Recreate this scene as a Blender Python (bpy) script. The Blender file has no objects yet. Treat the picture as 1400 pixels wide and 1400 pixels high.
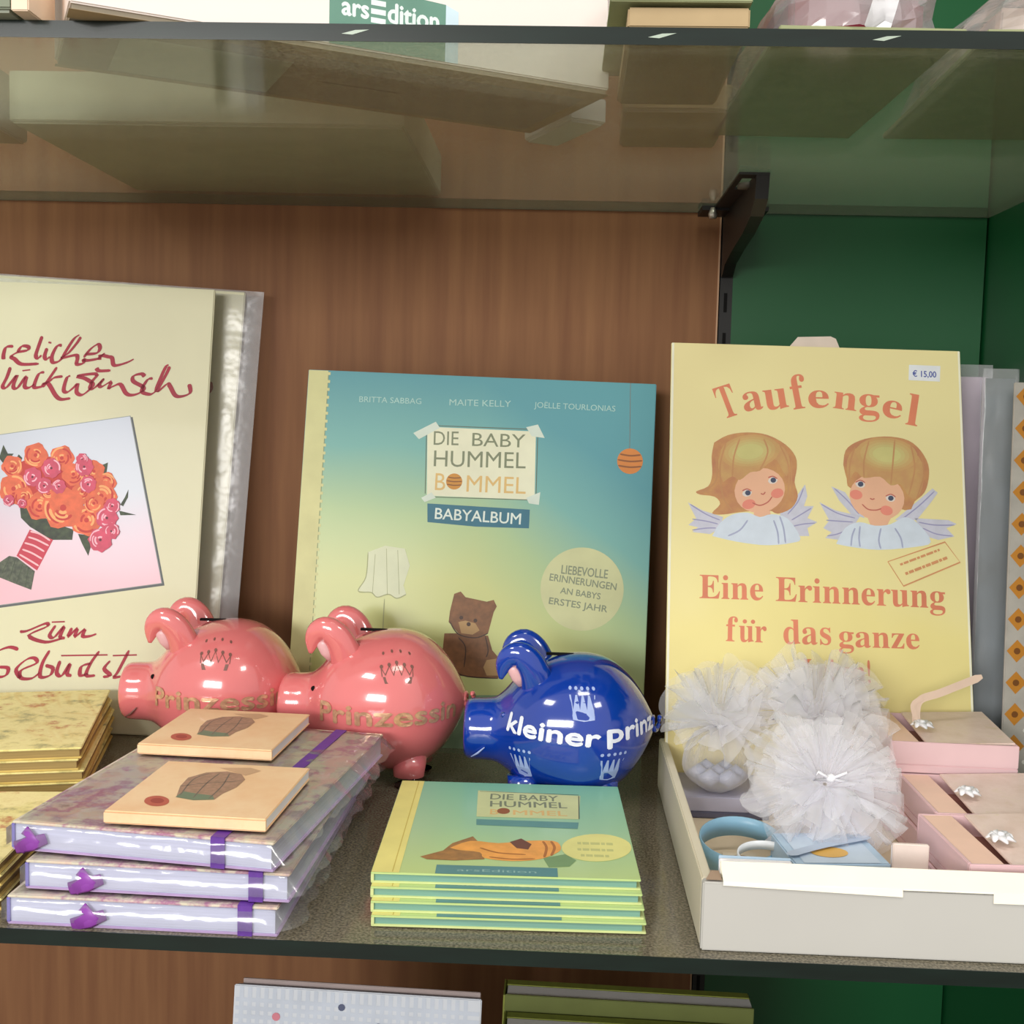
import bpy, bmesh, math, random
from mathutils import Vector, Matrix, noise
from mathutils.bvhtree import BVHTree
from mathutils.geometry import tessellate_polygon
PI = math.pi
random.seed(7)
SC = bpy.context.scene
COL = SC.collection

# ---------------------------------------------------------------- camera, light, exposure
def make_camera():
    p, y, r = 0.08183854, -0.04050547, 0.02533061
    fwd = Vector((math.sin(y)*math.cos(p), math.cos(y)*math.cos(p), -math.sin(p)))
    right = Vector((math.cos(y), -math.sin(y), 0)); up = right.cross(fwd)
    r2 = math.cos(r)*right + math.sin(r)*up; u2 = -math.sin(r)*right + math.cos(r)*up
    cam = bpy.data.cameras.new('camera'); ob = bpy.data.objects.new('camera', cam); COL.objects.link(ob)
    m = Matrix((r2, u2, -fwd)).transposed().to_4x4(); m.translation = (0, -.42, .2001)
    ob.matrix_world = m
    cam.sensor_width = 36; cam.lens = 36*1580/1400; cam.clip_start = .01
    SC.camera = ob
make_camera()
vs = SC.view_settings
vs.view_transform = 'Standard'; vs.look = 'None'; vs.gamma = 1; vs.use_curve_mapping = False; vs.exposure = -0.25
W = bpy.data.worlds.new('shop_light'); SC.world = W; W.use_nodes = True
bg = W.node_tree.nodes['Background']; bg.inputs[0].default_value = (1.0, .95, .88, 1); bg.inputs[1].default_value = .9
SC.cycles.transparent_max_bounces = 64; SC.cycles.diffuse_bounces = 8
def area(name, loc, target, sx, sy, power, col=(1, .96, .9)):
    l = bpy.data.lights.new(name, 'AREA'); l.shape = 'RECTANGLE'; l.size = sx; l.size_y = sy; l.energy = power; l.color = col
    o = bpy.data.objects.new(name, l); COL.objects.link(o); o.location = loc
    o.rotation_euler = (Vector(target)-Vector(loc)).to_track_quat('-Z', 'Y').to_euler()
    return o
area('ceiling_light', (.15, -.75, 1.75), (0, .1, .1), .5, .3, 11)
area('ceiling_light.001', (-1.3, -1.3, 1.75), (0, .1, .1), .5, .3, 11)
area('ceiling_light.002', (1.2, -1.6, 1.75), (0, .1, .1), .5, .3, 10)
area('frontal_fill', (-1.2, -3.2, .75), (0, .2, .12), 1.5, .6, 78, (1, .98, .95))  # added frontal fill from behind the camera, no known window there

FRAMES={"card": [[-0.2176, 0.2982, 0.2712], [0.9999, -0.0021, -0.0161], [0.0162, 0.1321, 0.9911], [0.0, -0.9912, 0.1322]], "card2": [[-0.2027, 0.3122, 0.2721], [0.9988, -0.0048, -0.0481], [0.0484, 0.0994, 0.9939], [0.0, -0.995, 0.0995]], "album": [[-0.1585, 0.3003, 0.2266], [0.9998, -0.0031, -0.0182], [0.0184, 0.1665, 0.9859], [0.0, -0.986, 0.1665]], "board": [[0.0628, 0.2623, 0.2459], [1.0, -0.0024, -0.008], [0.0083, 0.2891, 0.9573], [0.0, -0.9573, 0.2891]], "small": [[-0.0706, 0.0243, 0.018], [0.9995, 0.0304, 0.0], [-0.0304, 0.9995, 0.0], [0.0, 0.0, 1.0]], "gift": [[-0.1736, 0.0121, 0.0435], [0.9991, -0.0421, 0.0], [0.0421, 0.9991, -0.0], [0.0, 0.0, 1.0]], "giftb": [[-0.194, 0.1031, 0.0435], [0.9986, -0.0525, 0.0], [0.0525, 0.9986, -0.0], [0.0, 0.0, 1.0]]}
ART={
"card":{
  "script":[[[-.1687,-.0333],[-.1708,-.0414],[-.1738,-.0504]],[[-.1744,-.0424],[-.1663,-.0412],[-.1592,-.0401]],[[-.158,-.032],[-.16,-.041],[-.1621,-.05],[-.1584,-.0507]],[[-.1543,-.0452],[-.1482,-.0432],[-.1467,-.0387],[-.1512,-.0384],[-.1535,-.0443],[-.1505,-.0477],[-.1452,-.0466],[-.1382,-.0437]],[[-.1309,-.0456],[-.131,-.0421],[-.1296,-.0378],[-.1252,-.0371]],[[-.1223,-.0408],[-.1198,-.0369],[-.1158,-.037],[-.1161,-.0392],[-.1223,-.0408],[-.1261,-.0436],[-.1238,-.0451],[-.1191,-.0481],[-.1083,-.0474]],[[-.1073,-.03],[-.1091,-.0363],[-.1105,-.0421],[-.109,-.0439],[-.1069,-.042]],[[-.1037,-.0374],[-.1049,-.0424],[-.1036,-.0443],[-.1015,-.0427]],[[-.103,-.0337],[-.1012,-.034]],[[-.0944,-.0353],[-.0975,-.036],[-.1002,-.0422],[-.0995,-.0461],[-.0959,-.0455],[-.0934,-.0428]],[[-.0837,-.0282],[-.0871,-.031],[-.0915,-.0387],[-.0934,-.0428]],[[-.0827,-.0295],[-.0851,-.0336],[-.09,-.04],[-.0943,-.0433],[-.0855,-.0411],[-.084,-.0429],[-.0842,-.0467],[-.0803,-.046],[-.08,-.0433]],[[-.0801,-.0423],[-.076,-.0368],[-.0717,-.0338],[-.0702,-.0361],[-.0722,-.0393],[-.0793,-.0403]],[[-.0804,-.0436],[-.0773,-.0441],[-.0702,-.0424],[-.0699,-.0401]],[[-.0669,-.0391],[-.0698,-.0417],[-.07,-.0435]],[[-.0686,-.0405],[-.065,-.0412],[-.0622,-.042],[-.0611,-.0459],[-.0584,-.0464],[-.0523,-.0443],[-.0484,-.0421]],[[-.1529,-.0523],[-.16,-.0534],[-.164,-.0607],[-.1609,-.0659],[-.1547,-.0648],[-.1534,-.0585],[-.1578,-.0587]],[[-.1431,-.051],[-.1458,-.0635],[-.1422,-.0643],[-.137,-.0614]],[[-.1261,-.0503],[-.1279,-.0566],[-.1302,-.0624],[-.1279,-.0632],[-.1246,-.0591],[-.1217,-.0553],[-.1235,-.0622],[-.1207,-.063],[-.1158,-.0557],[-.1163,-.0619],[-.1136,-.0627],[-.1101,-.0603]],[[-.1183,-.0522],[-.1134,-.0514]],[[-.1044,-.0525],[-.1079,-.054],[-.1103,-.0612],[-.1089,-.0625],[-.1047,-.0614]],[[-.0966,-.0491],[-.101,-.0564],[-.1047,-.062]],[[-.1052,-.0601],[-.1013,-.0586],[-.0979,-.0558],[-.0926,-.0547]],[[-.1056,-.061],[-.1031,-.0593],[-.1007,-.0604],[-.0963,-.0668],[-.0926,-.0691],[-.0868,-.0682]],[[-.0878,-.0541],[-.09,-.0559],[-.0914,-.0631],[-.0889,-.0644],[-.085,-.0612],[-.083,-.0592],[-.0831,-.0643],[-.0796,-.0658],[-.0752,-.0624],[-.0732,-.0588],[-.0783,-.0555],[-.0833,-.0541],[-.0714,-.0524],[-.0737,-.0571],[-.0748,-.0611],[-.0721,-.0612],[-.0663,-.055]],[[-.0716,-.0486],[-.0697,-.0503],[-.0626,-.0498]],[[-.0663,-.055],[-.069,-.0591],[-.0673,-.0601],[-.0621,-.057],[-.0629,-.061],[-.0602,-.0596],[-.0558,-.0583],[-.0519,-.0637],[-.0474,-.0646],[-.0418,-.0621],[-.0415,-.0593],[-.0478,-.056],[-.0477,-.0526],[-.0429,-.0512],[-.0409,-.0528]],[[-.0357,-.0537],[-.0391,-.0549],[-.0421,-.0619],[-.0368,-.0637],[-.0334,-.0618]],[[-.0263,-.0448],[-.0285,-.0473],[-.0338,-.0618]],[[-.0255,-.0458],[-.0274,-.0508],[-.0325,-.062],[-.0266,-.0569],[-.0246,-.0581],[-.0209,-.0637],[-.0164,-.0641],[-.0117,-.0616],[-.0126,-.0563]],[[-.1087,-.2141],[-.104,-.2133],[-.0932,-.2084],[-.0921,-.2102],[-.1029,-.2162],[-.0924,-.2197],[-.0823,-.217]],[[-.0866,-.2092],[-.0899,-.2152],[-.087,-.2165],[-.0813,-.2095],[-.0833,-.216],[-.0803,-.2166]],[[-.0891,-.2073],[-.081,-.2066]],[[-.0763,-.2102],[-.0783,-.2157],[-.0731,-.2104],[-.074,-.2155],[-.0684,-.2107],[-.0692,-.2149],[-.0648,-.2147],[-.0608,-.2131]],[[-.1089,-.225],[-.1152,-.224],[-.1231,-.2283],[-.1257,-.2377],[-.1213,-.2423],[-.1157,-.2412],[-.1146,-.2368],[-.1201,-.2364]],[[-.1065,-.2425],[-.1094,-.2372],[-.1033,-.2309],[-.0984,-.2299],[-.0972,-.233],[-.1061,-.2376],[-.1061,-.2423],[-.0995,-.2423],[-.0945,-.2385]],[[-.0893,-.2247],[-.0933,-.2328],[-.0941,-.2409],[-.0882,-.2399],[-.0866,-.2354],[-.0913,-.234]],[[-.0823,-.2307],[-.084,-.238],[-.0806,-.2396],[-.076,-.232],[-.0774,-.2384],[-.0746,-.2393]],[[-.0819,-.2275],[-.053,-.2256]],[[-.0583,-.2236],[-.0632,-.2313],[-.0655,-.2386],[-.0599,-.2385]],[[-.0632,-.2313],[-.0687,-.2335],[-.0692,-.2388],[-.0644,-.2378]],[[-.0511,-.2291],[-.0545,-.2341],[-.0505,-.2379],[-.055,-.2392]],[[-.0398,-.2222],[-.0458,-.2353],[-.048,-.2389],[-.0437,-.2383]],[[-.0497,-.2259],[-.0348,-.2247]],[[-.0243,-.2294],[-.0306,-.2313],[-.0311,-.2369],[-.0255,-.2358],[-.0235,-.2294],[-.0246,-.2374]],[[-.0113,-.2288],[-.0177,-.2307],[-.0179,-.2354],[-.0126,-.2349],[-.0105,-.2287],[-.013,-.2416],[-.0194,-.2427]]],
  "panel":[[[-.0485,-.078],[-.0223,-.18],[-.1292,-.1995],[-.1564,-.098]]],
  "panelpx":[[[-.0516,-.0808],[-.0261,-.1779],[-.109,-.1855],[-.1156,-.0904]]],
  "leaf":[[[-.1144,-.135],[-.1079,-.1347],[-.0981,-.1433],[-.0849,-.1482],[-.0793,-.1497],[-.0797,-.1561],[-.0926,-.1567],[-.1069,-.1492],[-.1128,-.144]],[[-.0763,-.1523],[-.0662,-.1528],[-.069,-.1655],[-.0732,-.1585]],[[-.0516,-.1367],[-.0405,-.1389],[-.0505,-.1396]],[[-.051,-.1331],[-.0485,-.1284],[-.0465,-.1234],[-.0465,-.1283],[-.0491,-.1339]],[[-.1293,-.1074],[-.1271,-.0991],[-.1239,-.1044],[-.1202,-.1043],[-.1253,-.1118]],[[-.0645,-.1092],[-.0604,-.1072],[-.0612,-.1172],[-.0632,-.1146]],[[-.1182,-.1069],[-.117,-.1046],[-.1145,-.1068],[-.1161,-.1105]]],
  "wrap":[[[-.1068,-.151],[-.0917,-.1566],[-.1005,-.176],[-.114,-.1676]]],
  "wrapline":[[[-.1063,-.1521],[-.1002,-.1534],[-.0935,-.1572]],[[-.1074,-.1556],[-.1018,-.1571],[-.0942,-.1604]],[[-.1095,-.1593],[-.1034,-.1608],[-.0967,-.1641]],[[-.1106,-.1634],[-.1044,-.1654],[-.0978,-.1687]],[[-.1122,-.1666],[-.1064,-.1695],[-.0996,-.1731]]],
  "stem":[[[-.1291,-.1756],[-.1186,-.1678],[-.1139,-.1685],[-.1018,-.1765],[-.1033,-.1881],[-.1137,-.1848],[-.1231,-.1816],[-.1287,-.181]]],
  "stemline":[[[-.1185,-.1687],[-.1224,-.1789]],[[-.1147,-.1704],[-.1175,-.1823]],[[-.1099,-.1729],[-.1128,-.1847]],[[-.1061,-.1745],[-.1071,-.1863]]],
  "rose":[[-.1063,-.1046,.0065],[-.0896,-.1057,.0066],[-.1206,-.1121,.0057],[-.1187,-.1261,.0078],[-.1119,-.1312,.0056],[-.0688,-.113,.0057],[-.0816,-.1154,.0061],[-.0753,-.126,.0055],[-.061,-.1199,.0057],[-.0632,-.1282,.0082],[-.1014,-.1362,.0074],[-.0714,-.1435,.0084],[-.0866,-.1365,.0112],[-.0675,-.1329,.0055],[-.0965,-.1269,.0048]],
  "pinkfl":[[-.1072,-.1183,.0053],[-.0956,-.1123,.0055],[-.0995,-.1234,.0045],[-.0902,-.1235,.004],[-.075,-.1105,.0052],[-.0719,-.1213,.0047],[-.0587,-.1416,.0061],[-.0619,-.1553,.0066],[-.0766,-.106,.0034],[-.0559,-.1342,.0044],[-.1125,-.1349,.0027],[-.121,-.1335,.0032],[-.0554,-.1496,.0046]],
},
"album":{
  "spine":[[[-.0005,-.0002],[.0105,-.0001],[.013,-.1942],[.0017,-.1948]]],
  "panel":[[[.0764,-.0328],[.1437,-.0328],[.1449,-.0751],[.0785,-.0756]]],
  "tape":[[[.0679,-.0371],[.0815,-.0294],[.0842,-.0332],[.0716,-.0408]],[[.1375,-.0304],[.1447,-.0284],[.1493,-.0366],[.1413,-.0359]],[[.1397,-.0741],[.1482,-.0702],[.1477,-.0781],[.1416,-.0775]],[[.0751,-.0771],[.0813,-.0734],[.0841,-.0767],[.0773,-.0797]]],
  "edge":[[[.0816,-.0319],[.1463,-.0315]],[[.1449,-.0354],[.1457,-.0738]],[[.0763,-.0764],[.1432,-.0753]],[[.0761,-.0367],[.0774,-.0744]]],
  "t_die":[[[.0809,-.0439],[.0963,-.0435],[.0804,-.0354]],[[.1047,-.0435],[.1375,-.0431],[.1042,-.0354]],[[.0817,-.0572],[.1384,-.056],[.0811,-.0474]],[[.0832,-.0719],[.0895,-.0719],[.0826,-.0614]],[[.1027,-.072],[.1392,-.0717],[.1022,-.0619]]],
  "ball":[[.0949,-.0661,.005],[.2022,-.0486,.0079]],
  "label":[[[.0791,-.0804],[.1423,-.0813],[.1423,-.0928],[.1094,-.0933],[.0798,-.0919]]],
  "t_baby":[[[.0842,-.0896],[.137,-.0906],[.0838,-.083]]],
  "circle":[[.1764,-.1282,.0253]],
  "t_circ":[[[.1633,-.1194],[.1915,-.1211],[.163,-.1142]],[[.1563,-.1239],[.197,-.128],[.1561,-.1197]],[[.1632,-.1314],[.1876,-.134],[.163,-.1277]],[[.1566,-.1381],[.1921,-.1416],[.1564,-.1342]]],
  "t_auth":[[[.033,-.0191],[.0718,-.0188],[.0328,-.0156]],[[.0893,-.0188],[.1275,-.0182],[.0891,-.0149]],[[.1418,-.0179],[.1919,-.0182],[.1416,-.0144]]],
  "string":[[[.2005,.0002],[.2019,-.0407]]],
  "flower":[[[.0443,-.1121],[.0545,-.1077],[.0668,-.1089],[.0705,-.1191],[.0673,-.1314],[.0693,-.1368],[.0637,-.1395],[.0584,-.1373],[.0516,-.1394],[.0476,-.1367],[.0397,-.1362],[.0439,-.1273]]],
  "flowerline":[[[.0443,-.1121],[.0439,-.1273],[.0397,-.1362],[.0476,-.1367],[.0516,-.1394],[.0584,-.1373],[.0637,-.1395],[.0693,-.1368]],[[.0561,-.1402],[.0563,-.1595],[.0574,-.1782]],[[.0488,-.1132],[.0485,-.1375]],[[.0555,-.1094],[.0577,-.1374]],[[.0625,-.11],[.065,-.137]]],
  "bear":[[[.0987,-.135],[.1026,-.1334],[.1057,-.1367],[.1188,-.1388],[.123,-.1375],[.1251,-.1414],[.1234,-.1449],[.1206,-.1579],[.113,-.1608],[.1026,-.1588],[.0962,-.1523],[.0967,-.1454]],[[.1009,-.1589],[.1207,-.1593],[.1237,-.168],[.1283,-.1728],[.1325,-.1718],[.132,-.1778],[.128,-.1848],[.104,-.1843],[.0965,-.1745],[.0995,-.1658]],[[.094,-.1593],[.1026,-.1588],[.1048,-.1672],[.1003,-.1811],[.0928,-.1849]]],
  "bearlight":[[[.1022,-.152],[.1065,-.1509],[.1126,-.1523],[.1154,-.1564],[.1112,-.1592],[.1043,-.1587]],[[.1206,-.1741],[.1266,-.1729],[.1294,-.1779],[.1279,-.1831],[.1211,-.1834],[.1188,-.1785]]],
  "beareye":[[.1038,-.1493,.0012],[.1125,-.1506,.0012],[.1085,-.153,.0013]],
  "bearline":[[[.1027,-.1614],[.1073,-.1671],[.1071,-.1791]],[[.119,-.1597],[.1212,-.1681],[.1202,-.1724]],[[.097,-.1522],[.1026,-.1593],[.113,-.161],[.1206,-.1579]],[[.0975,-.1762],[.1057,-.1839],[.128,-.1848]]],
  "grass":[[[.005,-.1784],[.045,-.1789],[.0965,-.1736],[.1481,-.1752],[.2174,-.1682],[.2186,-.2069],[.0033,-.2186]]],
},
"board":{
  "t_tauf":[[[.0236,-.0401],[.0367,-.0356],[.0219,-.0254]]],
  "arc":[["T",[.0304,-.0457],[.0403,-.042],[.0266,-.0266]],["a",[.0425,-.0407],[.0533,-.0384],[.0415,-.0294]],["u",[.0542,-.0394],[.0678,-.0373],[.0536,-.0276]],["f",[.0703,-.0385],[.0793,-.0369],[.0704,-.0175]],["e",[.0787,-.0369],[.0904,-.0368],[.0787,-.0265]],["n",[.0925,-.0367],[.1057,-.0382],[.0933,-.0266]],["g",[.1072,-.0392],[.1189,-.0394],[.1084,-.0277]],["e",[.1198,-.0403],[.1305,-.0425],[.1219,-.0302]],["l",[.1332,-.045],[.1398,-.0461],[.1379,-.0267]]],
  "lines":[["Eine",[.0178,-.1494],[.0529,-.1492],[.0176,-.1363]],["Erinnerung",[.0598,-.1493],[.1523,-.1498],[.0598,-.1359]],["f",[.0325,-.1726],[.0388,-.1727],[.033,-.1588]],["ur",[.0396,-.1726],[.0547,-.1726],[.0398,-.1639]],["das",[.064,-.1728],[.0899,-.1723],[.0641,-.1594]],["ganze",[.094,-.1731],[.1377,-.1727],[.0941,-.1647]],["Leben!",[.0749,-.1931],[.1109,-.1924],[.075,-.1807]]],
  "dots":[[.0428,-.1614,.0012],[.0473,-.1614,.0012]],
  "sticker":[[[.1363,-.0093],[.1541,-.0095],[.1535,-.0189],[.1358,-.0186]]],
  "t_price":[[[.1382,-.0163],[.1515,-.0165],[.1383,-.0125]]],
  "stamp":[[[.1215,-.1249],[.1532,-.1126],[.1611,-.1237],[.1298,-.1383],[.1215,-.1249]]],
  "t_stamp":[[[.1285,-.1269],[.1503,-.1176],[.1278,-.125]],[[.1313,-.1321],[.1544,-.1221],[.1304,-.1297]]],
  "wing":[[[.0107,-.0952],[.0188,-.0995],[.0305,-.103],[.0288,-.1094],[.0233,-.113],[.0134,-.1122],[.0166,-.1094],[.0111,-.1083],[.0155,-.1044]],[[.0621,-.1001],[.0687,-.0941],[.0732,-.0871],[.0764,-.0824],[.0776,-.0892],[.0756,-.095],[.0811,-.0948],[.0775,-.1018],[.083,-.1039],[.0775,-.1075],[.0785,-.112],[.0719,-.1123],[.0676,-.1056]],[[.0843,-.0924],[.093,-.0967],[.1068,-.0996],[.1017,-.1077],[.095,-.1136],[.0873,-.1128],[.0909,-.1095],[.0863,-.1072],[.0897,-.1027]],[[.091,-.083],[.0987,-.0861],[.103,-.0929],[.1095,-.1006],[.1018,-.0986],[.0953,-.0909]],[[.126,-.1011],[.1395,-.0892],[.1474,-.0821],[.1502,-.0845],[.1463,-.0901],[.138,-.1007]],[[.137,-.0996],[.1556,-.1],[.1601,-.1021],[.1543,-.1046],[.1585,-.1092],[.1497,-.1115],[.1422,-.1096]]],
  "wingline":[[[.012,-.0963],[.021,-.1017],[.0288,-.1048]],[[.0133,-.1048],[.0211,-.1057],[.0277,-.1071]],[[.0133,-.1111],[.0211,-.1097],[.0266,-.1094]],[[.0755,-.0847],[.0721,-.0929],[.0665,-.1]],[[.0798,-.096],[.0742,-.0997],[.0687,-.1033]],[[.0819,-.1045],[.0753,-.1053],[.0698,-.1067]],[[.0853,-.0935],[.0941,-.0983],[.104,-.1008]],[[.088,-.1026],[.0952,-.1029],[.1029,-.1031]],[[.0884,-.1116],[.094,-.1103],[.0995,-.1078]],[[.0927,-.0841],[.0998,-.0907],[.1062,-.0985]],[[.1484,-.0837],[.1394,-.0926],[.1293,-.101]],[[.1588,-.1027],[.1478,-.1031],[.1391,-.1018]],[[.1575,-.109],[.1488,-.1082],[.1412,-.1051]]],
  "robe":[[[.0245,-.1141],[.0288,-.1065],[.0355,-.1014],[.0443,-.0999],[.051,-.1022],[.0576,-.1003],[.0665,-.1025],[.0736,-.1135],[.0686,-.1163],[.0598,-.1178],[.051,-.1181],[.0377,-.1167]],[[.0933,-.1159],[.0984,-.1067],[.1062,-.103],[.1149,-.1047],[.1237,-.1035],[.1315,-.0992],[.1391,-.1029],[.1456,-.1128],[.1365,-.116],[.1168,-.1184],[.1015,-.1173]]],
  "robeline":[[[.0621,-.1013],[.0642,-.108],[.0653,-.1165]],[[.0587,-.1037],[.0609,-.1104],[.0615,-.1172]],[[.0443,-.1042],[.0399,-.1101],[.0333,-.1137]],[[.1039,-.1065],[.1022,-.1111],[.1015,-.1168]],[[.1067,-.1053],[.106,-.1121],[.1065,-.1171]],[[.1259,-.1057],[.129,-.1112],[.13,-.1168]],[[.1182,-.106],[.1169,-.1128],[.1179,-.1178]]],
  "hair":[[[.0251,-.0598],[.033,-.055],[.0442,-.053],[.0555,-.0542],[.0656,-.0595],[.0711,-.0663],[.0718,-.0733],[.0705,-.0814],[.0723,-.0894],[.0687,-.0964],[.061,-.0999],[.0554,-.0981],[.0399,-.0998],[.0305,-.1015],[.0243,-.101],[.0288,-.0956],[.0256,-.0914],[.0176,-.0905],[.0153,-.0887],[.022,-.0855],[.0242,-.0785],[.0238,-.068]],[[.0979,-.07],[.0993,-.0618],[.1048,-.0569],[.1137,-.0537],[.1249,-.0527],[.1349,-.0547],[.1414,-.0603],[.1454,-.0683],[.1454,-.0764],[.1429,-.0845],[.1373,-.0899],[.1316,-.0952],[.1032,-.0848],[.0997,-.078]]],
  "neck":[[[.0477,-.0972],[.0565,-.0969],[.0576,-.1037],[.0521,-.1068],[.0477,-.1035]],[[.1106,-.0994],[.1238,-.1001],[.1215,-.1047],[.1127,-.105]]],
  "face":[[[.0648,-.0827],[.0651,-.086],[.0644,-.0894],[.0629,-.0926],[.0605,-.0954],[.0575,-.0977],[.054,-.0991],[.0503,-.0998],[.0467,-.0995],[.0434,-.0984],[.0405,-.0965],[.0384,-.0939],[.0372,-.0908],[.0368,-.0875],[.0375,-.0841],[.039,-.0809],[.0414,-.078],[.0445,-.0758],[.048,-.0743],[.0517,-.0737],[.0553,-.0739],[.0587,-.0751],[.0615,-.077],[.0636,-.0796]],[[.1312,-.0917],[.1299,-.0949],[.1276,-.0977],[.1245,-.0998],[.1209,-.1011],[.117,-.1016],[.113,-.1012],[.1093,-.0999],[.106,-.0979],[.1035,-.0951],[.1018,-.0919],[.1011,-.0885],[.1014,-.085],[.1028,-.0818],[.1051,-.079],[.1081,-.0768],[.1118,-.0755],[.1157,-.075],[.1197,-.0754],[.1235,-.0767],[.1267,-.0788],[.1293,-.0816],[.131,-.0848],[.1316,-.0882]]],
  "fringe":[[[.0303,-.0829],[.0356,-.0792],[.0398,-.0812],[.0456,-.0765],[.051,-.0754],[.0566,-.0701],[.0605,-.0688],[.066,-.0781],[.0678,-.0676],[.0622,-.0596],[.051,-.0565],[.0352,-.0594],[.0274,-.0702]],[[.101,-.0803],[.1045,-.0738],[.1094,-.0775],[.1183,-.0764],[.1242,-.0812],[.1298,-.0804],[.134,-.0869],[.1384,-.0881],[.1426,-.0776],[.1402,-.0638],[.1248,-.0562],[.1069,-.0592],[.1001,-.0676]]],
  "crown_light":[[[.0588,-.0624],[.0585,-.0645],[.0574,-.0666],[.0554,-.0685],[.0528,-.0702],[.0496,-.0714],[.0462,-.0722],[.0427,-.0724],[.0394,-.0721],[.0365,-.0713],[.0342,-.0699],[.0327,-.0682],[.032,-.0663],[.0322,-.0642],[.0334,-.0621],[.0353,-.0601],[.038,-.0585],[.0411,-.0572],[.0446,-.0564],[.0481,-.0562],[.0514,-.0565],[.0543,-.0574],[.0566,-.0587],[.0581,-.0604]],[[.1362,-.0643],[.1355,-.0663],[.1339,-.0681],[.1315,-.0696],[.1285,-.0706],[.1251,-.0712],[.1215,-.0712],[.1179,-.0707],[.1147,-.0696],[.112,-.0682],[.11,-.0664],[.1089,-.0644],[.1086,-.0623],[.1093,-.0603],[.111,-.0585],[.1134,-.057],[.1164,-.0559],[.1198,-.0554],[.1234,-.0554],[.127,-.0559],[.1302,-.057],[.1329,-.0584],[.1349,-.0602],[.136,-.0623]]],
  "strand":[[[.0319,-.0595],[.0286,-.0737],[.0304,-.091],[.0354,-.0988]],[[.0263,-.0679],[.0264,-.0819],[.0187,-.0891]],[[.0622,-.0596],[.0672,-.0723],[.0665,-.0896],[.0621,-.0978]],[[.0689,-.0687],[.0688,-.0815],[.0699,-.0918]],[[.0397,-.0569],[.0364,-.0676],[.0356,-.0792]],[[.0532,-.0564],[.0555,-.0645],[.051,-.0752]],[[.1047,-.0593],[.1018,-.0687],[.101,-.0792]],[[.1126,-.0555],[.1096,-.0673],[.1094,-.0771]],[[.1271,-.0544],[.1257,-.0678],[.1243,-.0806]],[[.1359,-.057],[.1378,-.0709],[.134,-.0866]],[[.1419,-.0638],[.1426,-.0753],[.1384,-.0881]]],
  "cheek":[[[.0485,-.094],[.0486,-.0947],[.0484,-.0954],[.0479,-.0961],[.0473,-.0968],[.0465,-.0973],[.0455,-.0977],[.0446,-.0979],[.0436,-.0979],[.0427,-.0977],[.042,-.0973],[.0415,-.0968],[.0412,-.0961],[.0412,-.0954],[.0414,-.0947],[.0418,-.0939],[.0425,-.0933],[.0433,-.0928],[.0442,-.0924],[.0452,-.0922],[.0461,-.0922],[.047,-.0924],[.0477,-.0928],[.0482,-.0933]],[[.0642,-.0871],[.0643,-.0878],[.0641,-.0886],[.0637,-.0893],[.063,-.0899],[.0623,-.0904],[.0614,-.0908],[.0605,-.091],[.0596,-.0909],[.0588,-.0907],[.0581,-.0903],[.0576,-.0898],[.0573,-.0891],[.0573,-.0884],[.0575,-.0877],[.0579,-.087],[.0585,-.0863],[.0593,-.0858],[.0601,-.0855],[.0611,-.0853],[.0619,-.0853],[.0628,-.0855],[.0634,-.0859],[.0639,-.0865]],[[.1082,-.0881],[.1079,-.0887],[.1074,-.0893],[.1067,-.0897],[.1059,-.09],[.105,-.0901],[.1041,-.09],[.1032,-.0897],[.1025,-.0893],[.1019,-.0887],[.1015,-.088],[.1013,-.0873],[.1014,-.0865],[.1017,-.0859],[.1022,-.0853],[.1029,-.0849],[.1037,-.0846],[.1046,-.0845],[.1055,-.0846],[.1063,-.0849],[.1071,-.0853],[.1077,-.0859],[.1081,-.0866],[.1083,-.0873]],[[.1249,-.0966],[.1246,-.0972],[.1241,-.0978],[.1234,-.0983],[.1226,-.0985],[.1217,-.0986],[.1208,-.0985],[.1199,-.0982],[.1192,-.0978],[.1186,-.0972],[.1182,-.0965],[.118,-.0958],[.1181,-.0951],[.1184,-.0944],[.1189,-.0938],[.1196,-.0934],[.1204,-.0931],[.1213,-.093],[.1222,-.0931],[.123,-.0934],[.1238,-.0939],[.1244,-.0945],[.1248,-.0951],[.1249,-.0959]]],
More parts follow.
